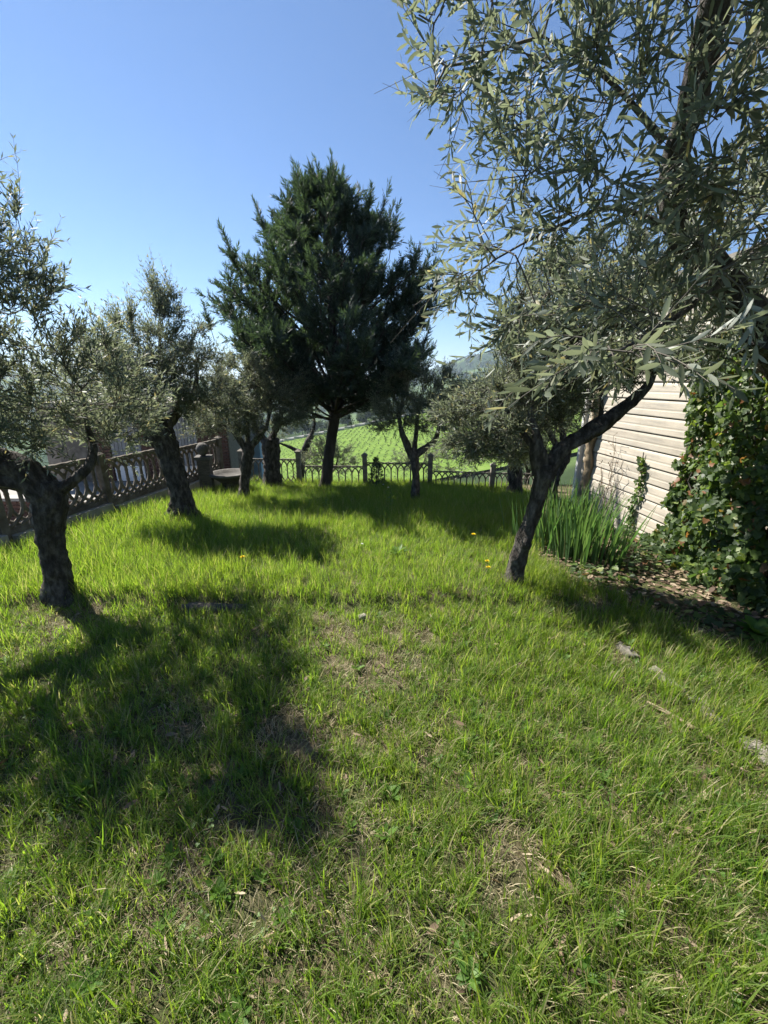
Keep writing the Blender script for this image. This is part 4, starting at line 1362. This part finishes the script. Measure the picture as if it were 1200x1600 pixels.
def lawn_litter():
    n = 5200
    x = RNG.uniform(-2.6, 2.4, n); y = RNG.uniform(-.3, 2.7, n)
    f = fbm(x, y, 2.6, 71, 3)
    ok = (RNG.random(n) < .35 + .8 * f)
    x, y = x[ok], y[ok]; k = len(x)
    P = np.stack([x, y, gz(x, y) + RNG.uniform(.004, .035, k)], -1)
    D = norm(np.concatenate([RNG.normal(size=(k, 2)), RNG.normal(size=(k, 1)) * .25], 1))
    L = RNG.uniform(.02, .06, k)
    V, F = instance_leaves(LEAF8, P, D, norm(np.array([0, 0, 1.]) + RNG.normal(size=(k, 3)) * .5), L, L * RNG.uniform(.12, .4, k))
    link("lawn_litter", new_mesh("lawn_litter", V, F, M_litter), label="dry olive leaves and bits of straw lying in the near lawn", cat="litter", kind="stuff")


lawn_litter()


# ------------------------------------------------------------------ litter and ground ivy in the bed
def bed():
    n = 5200
    x = RNG.uniform(1.4, 3.2, n); y = RNG.uniform(1.5, 5.2, n)
    ok = (x > bed_edge(y) - .12 + .12 * fbm(x, y, 4, 31)) & (x < wall_x(y) - .05) & (y < 4.9)
    x, y = x[ok], y[ok]; k = len(x)
    P = np.stack([x, y, gz(x, y) + RNG.uniform(.004, .02, k)], -1)
    Nn = norm(np.array([0, 0, 1.]) + RNG.normal(size=(k, 3)) * .35); D = norm(np.concatenate([RNG.normal(size=(k, 2)), np.zeros((k, 1))], 1) + RNG.normal(size=(k, 3)) * .12)
    L = RNG.uniform(.025, .065, k)
    V, F = instance_leaves(LEAF8, P, D, Nn, L, L * RNG.uniform(.3, .7, k))
    link("leaf_litter", new_mesh("leaf_litter", V, F, M_litter), label="brown and buff fallen leaves on the soil below the ivy", cat="litter", kind="stuff")
    n = 3000
    x = RNG.uniform(1.5, 3.2, n); y = RNG.uniform(1.5, 4.8, n)
    f = fbm(x, y, 2.2, 51)
    ok = (x > bed_edge(y) + .10 - .2 * f) & (x < wall_x(y) - .1) & (f > -.12) & (y < 4.6)
    x, y = x[ok], y[ok]; k = len(x)
    P = np.stack([x, y, gz(x, y) + RNG.uniform(.02, .13, k) * np.clip((x - bed_edge(y)) * 2.2, .3, 1.3)], -1)
    Nn = norm(np.array([-.2, -.1, 1.]) + RNG.normal(size=(k, 3)) * .4); D = norm(np.concatenate([RNG.normal(size=(k, 2)), np.full((k, 1), -.15)], 1))
    L = RNG.uniform(.03, .06, k)
    V, F = instance_leaves(IVY, P, D, Nn, L, L)
    link("ground_ivy", new_mesh("ground_ivy", V, F, M_ivy), label="low ivy creeping over the leaf litter by the shed", cat="ground cover", kind="stuff")


bed()


# ------------------------------------------------------------------ small things on the lawn
def lumpy(mb, c, s, rz, seed, amp=.22, n=10):
    """uneven stone: a squashed noisy ball"""
    V, F = [], []
    co, si = math.cos(rz), math.sin(rz)
    for i in range(n + 1):
        ph = math.pi * i / n
        for j in range(n * 2):
            th = math.pi * j / n
            d = Vector((math.sin(ph) * math.cos(th), math.sin(ph) * math.sin(th), math.cos(ph)))
            d = Vector([math.copysign(abs(v) ** .62, v) for v in d])
            k = 1 + amp * mnoise.noise(d * 1.8 + Vector((seed, seed, 0))) + amp * .5 * mnoise.noise(d * 5 + Vector((seed, 0, 0)))
            x, y, z = d.x * s[0] * k, d.y * s[1] * k, d.z * s[2] * k
            V.append((c[0] + x * co - y * si, c[1] + x * si + y * co, c[2] + z))
    m = n * 2
    for i in range(n):
        for j in range(m):
            F.append((i * m + j, (i + 1) * m + j, (i + 1) * m + (j + 1) % m, i * m + (j + 1) % m))
    mb.add(V, F)


mb = MB()
P_, R_ = bark_tube(mb, [(-.23, 0, .02), (-.1, .005, .025), (.1, -.005, .02), (.22, .004, .015)], [.045, .05, .048, .04], sides=14, rough=.35)
mb.f.append(tuple(range(13, -1, -1))); mb.m.append(0)
lg = mb.build("rotten_log", M_log, None, smooth=True, loc=(-1.23, 2.63, gzf(-1.23, 2.55) - .008), label="short dark rotten log along the low bank edge", cat="log")

edging = [(1.705, 1.40, .14, .055), (1.645, 1.66, .12, .05), (1.575, 1.90, .10, .045), (1.50, 2.16, .07, .035)]
words = ["largest grey edging stone at the right edge of the lawn", "grey edging stone second from the right border of the picture", "grey edging stone with grass growing over its near side, third in the row", "small grey edging stone farthest along the row, almost hidden in grass"]
for (x, y, lx, ly), w in zip(edging, words):
    mb = MB(); lumpy(mb, (0, 0, .015), (lx, ly, .040), math.radians(104 + 14 * math.sin(x * 40)), x * 30, .42, 14)
    mb.build("edging_stone", M_stone, None, smooth=True, loc=(x, y, gzf(x, y) - .022), label=w, cat="stone", group="edging stones")
for k, (a_, b_, w) in enumerate([((1.36, 1.72), (1.63, 1.30), "long pale broken cane lying beside the edging stones"), ((1.20, 2.28), (1.38, 1.95), "thin dry cane lying in grass beyond the stones")]):
    mb = MB()
    dx, dy = b_[0] - a_[0], b_[1] - a_[1]
    r = .011 if k == 0 else .006
    mb.tube([(0, 0, 0), (dx * .3, dy * .3 + .008, .008), (dx * .65, dy * .65 - .006, .004), (dx, dy, .0)], [r * .8, r, r, r * .7], 8)
    mb.build("cane", M_cane, None, smooth=True, loc=(a_[0], a_[1], gzf(*a_) + .02), label=w, cat="cane")
mb = MB(); lumpy(mb, (0, 0, 0), (.03, .022, .02), .4, 3.3)
mb.build("pebble", M_kerb, None, smooth=True, loc=(-.15, 2.52, gzf(-.15, 2.52) + .02), label="small white pebble on the near lawn below the bank", cat="stone")


def flower(x, y, h, r, petal, label, name, group):
    z = gzf(x, y)
    root = thing(name, (x, y, z), label, "flower", group)
    mb = MB()
    lx, ly = random.uniform(-.03, .03), random.uniform(-.03, .03)
    mb.tube([(0, 0, 0), (lx * .4, ly * .4, h * .5), (lx, ly, h)], .0025, 6)
    mb.build("stem", M_weed, root)
    n = 34
    P = np.tile(np.array([[lx, ly, h]]), (n, 1)); an = np.arange(n) * 2.4; el = np.linspace(.15, 1.2, n)
    D = np.stack([np.cos(an) * np.cos(el), np.sin(an) * np.cos(el), np.sin(el)], -1)
    L = np.full(n, r) * np.linspace(1, .55, n)
    V, F = instance_leaves(LEAF4, P, D, np.tile(np.array([[0, 0, 1.]]), (n, 1)) - D * .3, L, L * .45)
    link("flower_head", new_mesh("flower_head", V, F, petal), root)


flower(-1.13, 3.03, .20, .026, M_yellow, "single yellow dandelion on the left above the rotten log", "dandelion", "dandelions")
flower(.90, 3.75, .19, .026, M_yellow, "yellow dandelion standing alone farther up the lawn, towards the slanting olive", "dandelion", "dandelions")
flower(.84, 3.04, .13, .024, M_yellow, "yellow dandelion nearer the slanting olive's trunk, lower of two", "dandelion", "dandelions")
flower(.875, 3.08, .15, .024, M_yellow, "yellow dandelion beside the slanting olive's trunk, upper of two", "dandelion", "dandelions")
flower(.05, 6.1, .22, .022, M_petal, "white flower in shade, left of the small dark olive", "daisy", "daisies")
flower(-.02, 6.4, .22, .022, M_petal, "white flower in shade nearest the back fence", "daisy", "daisies")
flower(-.24, 3.72, .08, .018, M_petal, "small white flower in the sunny middle of the lawn", "daisy", "daisies")


def rosette(x, y, n, L0, label, up=.35, wid=.34, name="weed"):
    z = gzf(x, y)
    root = thing(name, (x, y, z), label, "weed")
    shapes = [LEAF8[0].copy() for _ in range(3)]
    for k in range(n):
        tv = LEAF8[0].copy(); tv[:, 2] -= random.uniform(.1, .5) * tv[:, 0] ** 2
        an = k * 2.4 + random.uniform(-.3, .3); el = up + random.uniform(-.2, .5)
        l = L0 * random.uniform(.6, 1.15)
        o = link("leaf", new_mesh("leaf", tv * np.array([l, l * wid * 1.3, l]), LEAF8[1], M_weed, True), root)
        o.location = (0, 0, .01 + .01 * random.random() + .02 * up)
        o.rotation_euler = (0, -el, an)


rosette(.13, 3.62, 14, .12, "dark broad-leaved dock weed in the middle of the lawn", .5)
rosette(.24, .70, 13, .036, "bright green broad-leaved weed at the bottom edge of the picture", .45, .45)
rosette(-1.20, 1.22, 20, .05, "bright yellow-green leafy weed at the left edge of the near lawn", 1.0, .45)
rosette(2.42, 2.30, 16, .17, "dark glossy broad-leaved weed growing in the leaf litter", .7, .4)
rosette(2.62, 2.02, 14, .16, "dark broad-leaved weed half out of the picture beside the ivy", .6, .4)


def tall_weed(x, y, h, label):
    z = gzf(x, y)
    root = thing("tall_weed", (x, y, z), label, "weed")
    mb = MB(); mb.tube([(0, 0, -.01), (.01, 0, h * .5), (0, .01, h)], [.004, .003, .002], 6)
    mb.build("stem", M_weed, root)
    for k in range(16):
        t = .15 + .8 * k / 15
        l = .09 * (1.1 - t * .7)
        tv = LEAF8[0].copy(); tv[:, 2] -= .4 * tv[:, 0] ** 2
        o = link("leaf", new_mesh("leaf", tv * np.array([l, l * .4, l]), LEAF8[1], M_weed, True), root)
        o.location = (.01 * math.sin(t * 3), 0, h * t); o.rotation_euler = (0, -.5, k * 2.4)


tall_weed(.08, 5.55, .36, "tall flowering weed standing alone in front of the small dark olive")
tall_weed(-.78, 5.2, .26, "spindly weed in the lawn in front of the cypress")


def small_conifer():
    x, y = -.14, 7.25
    root = thing("conifer_seedling", (x, y, gzf(x, y)), "small dark conifer seedling in front of the back fence", "shrub")
    mb = MB(); mb.tube([(0, 0, -.02), (0, 0, .3), (.01, 0, .56)], [.015, .01, .003], 6); mb.build("stem", M_cbark, root)
    n = 900
    t = RNG.random(n); an = RNG.uniform(0, 6.28, n); r = .17 * (1 - t) * RNG.random(n) ** .5
    P = np.stack([r * np.cos(an), r * np.sin(an), .06 + t * .5], -1)
    D = norm(np.stack([np.cos(an), np.sin(an), np.full(n, .6)], -1) + RNG.normal(size=(n, 3)) * .3)
    V, F = instance_leaves(LEAF4, P, D, rand_unit(n), RNG.uniform(.04, .08, n), RNG.uniform(.008, .016, n))
    link("crown", new_mesh("crown", V, F, M_cyp), root)


small_conifer()

# ------------------------------------------------------------------ round basin and pillar in the back left corner
def lathe(prof, n=28):
    V, F = [], []
    for r, z in prof:
        for k in range(n):
            an = 2 * math.pi * k / n
            V.append((r * math.cos(an), r * math.sin(an), z))
    for i in range(len(prof) - 1):
        for k in range(n):
            F.append((i * n + k, i * n + (k + 1) % n, (i + 1) * n + (k + 1) % n, (i + 1) * n + k))
    return V, F


bz_ = gzf(-2.62, 6.85)
root = thing("stone_basin", (-2.62, 6.85, bz_), "round dark stone basin with a thin pale rim in the corner behind the slim olive", "basin")
V, F = lathe([(.20, -.05), (.20, .04), (.15, .08), (.15, .20), (.24, .27), (.32, .33)])
mb = MB(); mb.add(V, F); mb.build("pedestal", M_log, root, smooth=True)
V, F = lathe([(.32, .33), (.345, .345), (.345, .375), (.30, .375), (.27, .33), (.0, .30)])
mb = MB(); mb.add(V, F); mb.build("bowl", M_rail, root, smooth=True)
root = thing("stone_pillar", (-2.98, 6.72, -.2), "dark stone pillar topped by a ball at the end of the side fence", "pillar")
mb = MB(); mb.box((0, 0, .25), (.20, .20, .70), .2, 0, .008); mb.build("shaft", M_log, root)
mb = MB(); mb.box((0, 0, .615), (.25, .25, .05), .2, 0, .004); mb.build("cap", M_rail, root)
V, F = lathe([(.03, .64), (.05, .66), (.085, .70), (.10, .755), (.085, .81), (.05, .845), (0, .855)], 20)
mb = MB(); mb.add(V, F); mb.build("ball", M_rail, root, smooth=True)

# ------------------------------------------------------------------ brick outbuilding and garden wall beyond the side fence
def brick_field(root, x0, x1, z0_, z1, y, base, depth=.03):
    """bricks one by one on a wall face looking towards -Y"""
    bw, bh = .25, .068
    me = BRICK
    rows = int((z1 - z0_) / bh)
    for r in range(rows):
        xx = x0 + (-.125 if r % 2 else 0)
        while xx < x1 - .03:
            a_ = max(xx, x0); b2 = min(xx + bw, x1)
            if b2 - a_ > .05:
                o = link("brick", me, root, ((a_ + b2) / 2 - base[0], y - base[1] - random.uniform(0, .004), z0_ + (r + .5) * bh - base[2]))
                o.scale = ((b2 - a_ - .012), .04, bh - .012)
            xx += bw


mb = MB(); mb.box((0, 0, 0), (1, 1, 1)); BRICK = new_mesh("brick", mb.v, mb.f, M_brick)
HB = (-7.6, 9.5, -.66)
house = thing("outbuilding", HB, "low brick outbuilding with grey slatted shutters behind the side fence", "building")
mb = MB(); mb.box((1.85, 1.5, .85), (4.3, 2.9, 1.74)); mb.build("wall", M_mortar, house)
mb = MB(); mb.box((1.85, 1.45, 1.78), (4.6, 3.3, .10)); mb.build("roof", M_kerb, house)
brick_field(house, -6.62, -6.36, -.64, 1.05, 9.5 + .05 - .02, HB)
brick_field(house, -5.62, -4.92, -.64, 1.05, 9.5 + .05 - .02, HB)
brick_field(house, -4.30, -3.62, -.64, 1.05, 9.5 + .05 - .02, HB)
mb = MB(); mb.box((.5, 0, .86), (.85, .06, 1.6)); mb.build("plaster_panel", M_stone, house)
for (xa, xb) in ((-6.34, -5.64), (-4.90, -4.32)):
    n = 8
    w = (xb - xa) / n
    for k in range(n):
        mb = MB(); mb.box((0, 0, 0), (w - .012, .03, 1.3)); s = mb.build("slat", M_slat, house)
        s.location = (xa + (k + .5) * w - HB[0], .03, .40 + .65 + .0)
    mb = MB(); mb.box(((xa + xb) / 2 - HB[0], .028, .20), (xb - xa - .01, .035, .36)); mb.build("kick_panel", M_white, house)

WB = (-7.4, 6.6, -.66)
gw = thing("brick_wall", WB, "low sunlit brick wall with pale coping seen through the side fence", "wall")
mb = MB(); mb.box((1.1, .1, .18), (2.2, .16, .36)); mb.build("core", M_mortar, gw)
brick_field(gw, -7.4, -5.2, -.64, -.30, 6.6 + .01, WB)
mb = MB(); mb.box((1.1, .1, .385), (2.3, .24, .05)); mb.build("coping", M_pave, gw)
sh = thing("blue_shelter", (-3.9, 11.6, -1.2), "small faded blue sheeted shelter beyond the back fence corner", "shelter")
mb = MB()
mb.add([(-.5, -.4, 0), (.5, -.4, 0), (.5, .4, 0), (-.5, .4, 0), (-.5, -.4, 1.25), (.5, -.4, 1.25), (.5, .4, 1.5), (-.5, .4, 1.5)],
       [(0, 1, 5, 4), (1, 2, 6, 5), (2, 3, 7, 6), (3, 0, 4, 7)])
mb.build("sheet_wall", M_blue, sh)
mb = MB(); mb.add([(-.58, -.48, 1.26), (.58, -.48, 1.26), (.58, .48, 1.54), (-.58, .48, 1.54), (-.58, -.48, 1.30), (.58, -.48, 1.30), (.58, .48, 1.58), (-.58, .48, 1.58)],
                   [(0, 3, 2, 1), (4, 5, 6, 7), (0, 1, 5, 4), (1, 2, 6, 5), (2, 3, 7, 6), (3, 0, 4, 7)])
mb.build("roof", M_kerb, sh)

# ------------------------------------------------------------------ countryside beyond
def crop_rows():
    P, L = [], []
    for k in range(-26, 44):
        x0 = k * 2.6
        y = np.arange(95, 211, 2.2) + RNG.normal(size=len(np.arange(95, 211, 2.2))) * .3
        x = x0 + (y - 150) * .10 + RNG.normal(size=len(y)) * .15
        ok = (x > -72) & (x < 118) & (RNG.random(len(y)) < .85)
        P.append(np.stack([x[ok], y[ok], field_z(x[ok], y[ok]) + .1], -1))
    P = np.concatenate(P)
    n = len(P)
    P = np.repeat(P, 7, 0); k = len(P)
    P = P + RNG.normal(size=(k, 3)) * np.array([.22, .22, .12]) + np.array([0, 0, .15])
    V, F = instance_leaves(LEAF4, P, norm(rand_unit(k) + np.array([0, 0, .6])), rand_unit(k), RNG.uniform(.3, .6, k), RNG.uniform(.15, .3, k))
    link("vine_rows", new_mesh("vine_rows", V, F, M_far), label="rows of small young vines across the far green field", cat="crop", kind="stuff")


crop_rows()
ys = np.linspace(-80, 125, 60)
mb = MB()
V, F = [], []
for i, x in enumerate(ys):
    y = 215 + 2.5 * math.sin(x * .05)
    z = field_z(x, 215)
    V += [(x, y, z + .7), (x, y + 5.5, z + .8)]
    if i:
        q = len(V) - 4
        F.append((q, q + 2, q + 3, q + 1))
mb.add(V, F); mb.build("road", M_road, kind="structure")
mb = MB()
for i in range(40):
    x = -80 + i * 5.2; y = 214.4 + 2.5 * math.sin(x * .05)
    mb.box((x, y, field_z(x, 214) + .5), (5.15, .4, 1.0), math.atan2(.196, 1) * 0)
mb.build("roadside_wall", M_kerb, label="low pale wall along the road above the far field", cat="wall")


def far_tree_meshes():
    out = []
    for k in range(4):
        n = 1400
        c = [(RNG.normal(size=3) * np.array([.5, .5, .35]) + np.array([0, 0, 1.0]), RNG.uniform(.35, .6)) for _ in range(9)]
        P = np.concatenate([ci + rand_unit(n // 9) * ri * RNG.uniform(.7, 1, (n // 9, 1)) for ci, ri in c])
        m = len(P)
        V, F = instance_leaves(LEAF4, P, rand_unit(m), norm(P - np.array([0, 0, 1.0]) + RNG.normal(size=(m, 3)) * .4), RNG.uniform(.12, .26, m), RNG.uniform(.09, .18, m))
        cr = new_mesh("crown", V, F, M_far)
        mb = MB(); mb.tube([(0, 0, -.1), (.02, 0, .5), (0, .02, 1.0)], [.07, .05, .03], 7)
        out.append((cr, new_mesh("trunk", mb.v, mb.f, M_cbark, True, mb.m)))
    return out


FT = far_tree_meshes()
spots = [(-44, 224, 4.6), (-36, 226, 3.2), (-29, 224, 3.0), (-21, 226, 4.2), (-13, 225, 3.4), (-5, 227, 4.6), (1, 224, 3.8), (7, 226, 5.2), (13, 224, 4.4), (19, 227, 5.6), (26, 225, 4.8), (33, 226, 5.4), (41, 224, 5.0), (50, 226, 5.8), (60, 225, 5.5), (72, 226, 6.0)]
for i, (x, y, s) in enumerate(spots):
    z = float(terrain_z(np.array([float(x)]), np.array([float(y)]))[0])
    cr, tk = FT[i % 4]
    r = thing("roadside_tree", (x, y, z), "distant dark green tree lining the road above the far field", "tree", "trees lining the far road")
    r.scale = (s, s, s * random.uniform(.9, 1.25)); r.rotation_euler = (0, 0, i * 1.3)
    link("crown", cr, r); link("trunk", tk, r)


def woods():
    n = 5200
    r = RNG.uniform(235, 1800, n) ** 1.0; az = np.radians(RNG.uniform(-48, 48, n))
    x, y = r * np.sin(az), r * np.cos(az)
    f = fbm(x, y, .006, 61, 3)
    ok = (f > .05) | (RNG.random(n) < .10)
    x, y, r = x[ok], y[ok], r[ok]
    k = len(x)
    z = terrain_z(x, y)
    s = RNG.uniform(3, 6.5, k) * (1 + (r > 700) * .6)
    # each clump: a handful of broad leaf faces on a lump
    q = 16
    P = np.repeat(np.stack([x, y, z + s * .55], -1), q, 0); S = np.repeat(s, q)
    d = rand_unit(len(P)); d[:, 2] = np.abs(d[:, 2]) * 1.0 - .15
    P = P + d * S[:, None] * .6
    V, F = instance_leaves(LEAF4, P, norm(np.cross(d, rand_unit(len(P)))), norm(d + RNG.normal(size=d.shape) * .3), S * RNG.uniform(.6, 1.1, len(S)), S * RNG.uniform(.5, .9, len(S)))
    link("woodland", new_mesh("woodland", V, F, M_far), label="distant woods and hedgerows over the hazy hills", cat="woods", kind="stuff")


woods()

# ------------------------------------------------------------------ air
mb = MB(); mb.box((0, 0, 25), (12600, 12600, 330))
hz = mb.build("haze", [], label="thin blue summer haze over the valley", cat="haze", kind="stuff")
m = bpy.data.materials.new("haze_air"); m.use_nodes = True
nt = m.node_tree; nt.nodes.remove(nt.nodes["Principled BSDF"])
pv = nt.nodes.new("ShaderNodeVolumePrincipled")
pv.inputs["Color"].default_value = (0.68, 0.84, 1.0, 1)
pv.inputs["Density"].default_value = 0.00022
pv.inputs["Anisotropy"].default_value = 0.3
nt.links.new(pv.outputs[0], nt.nodes["Material Output"].inputs["Volume"])
hz.data.materials.append(m)
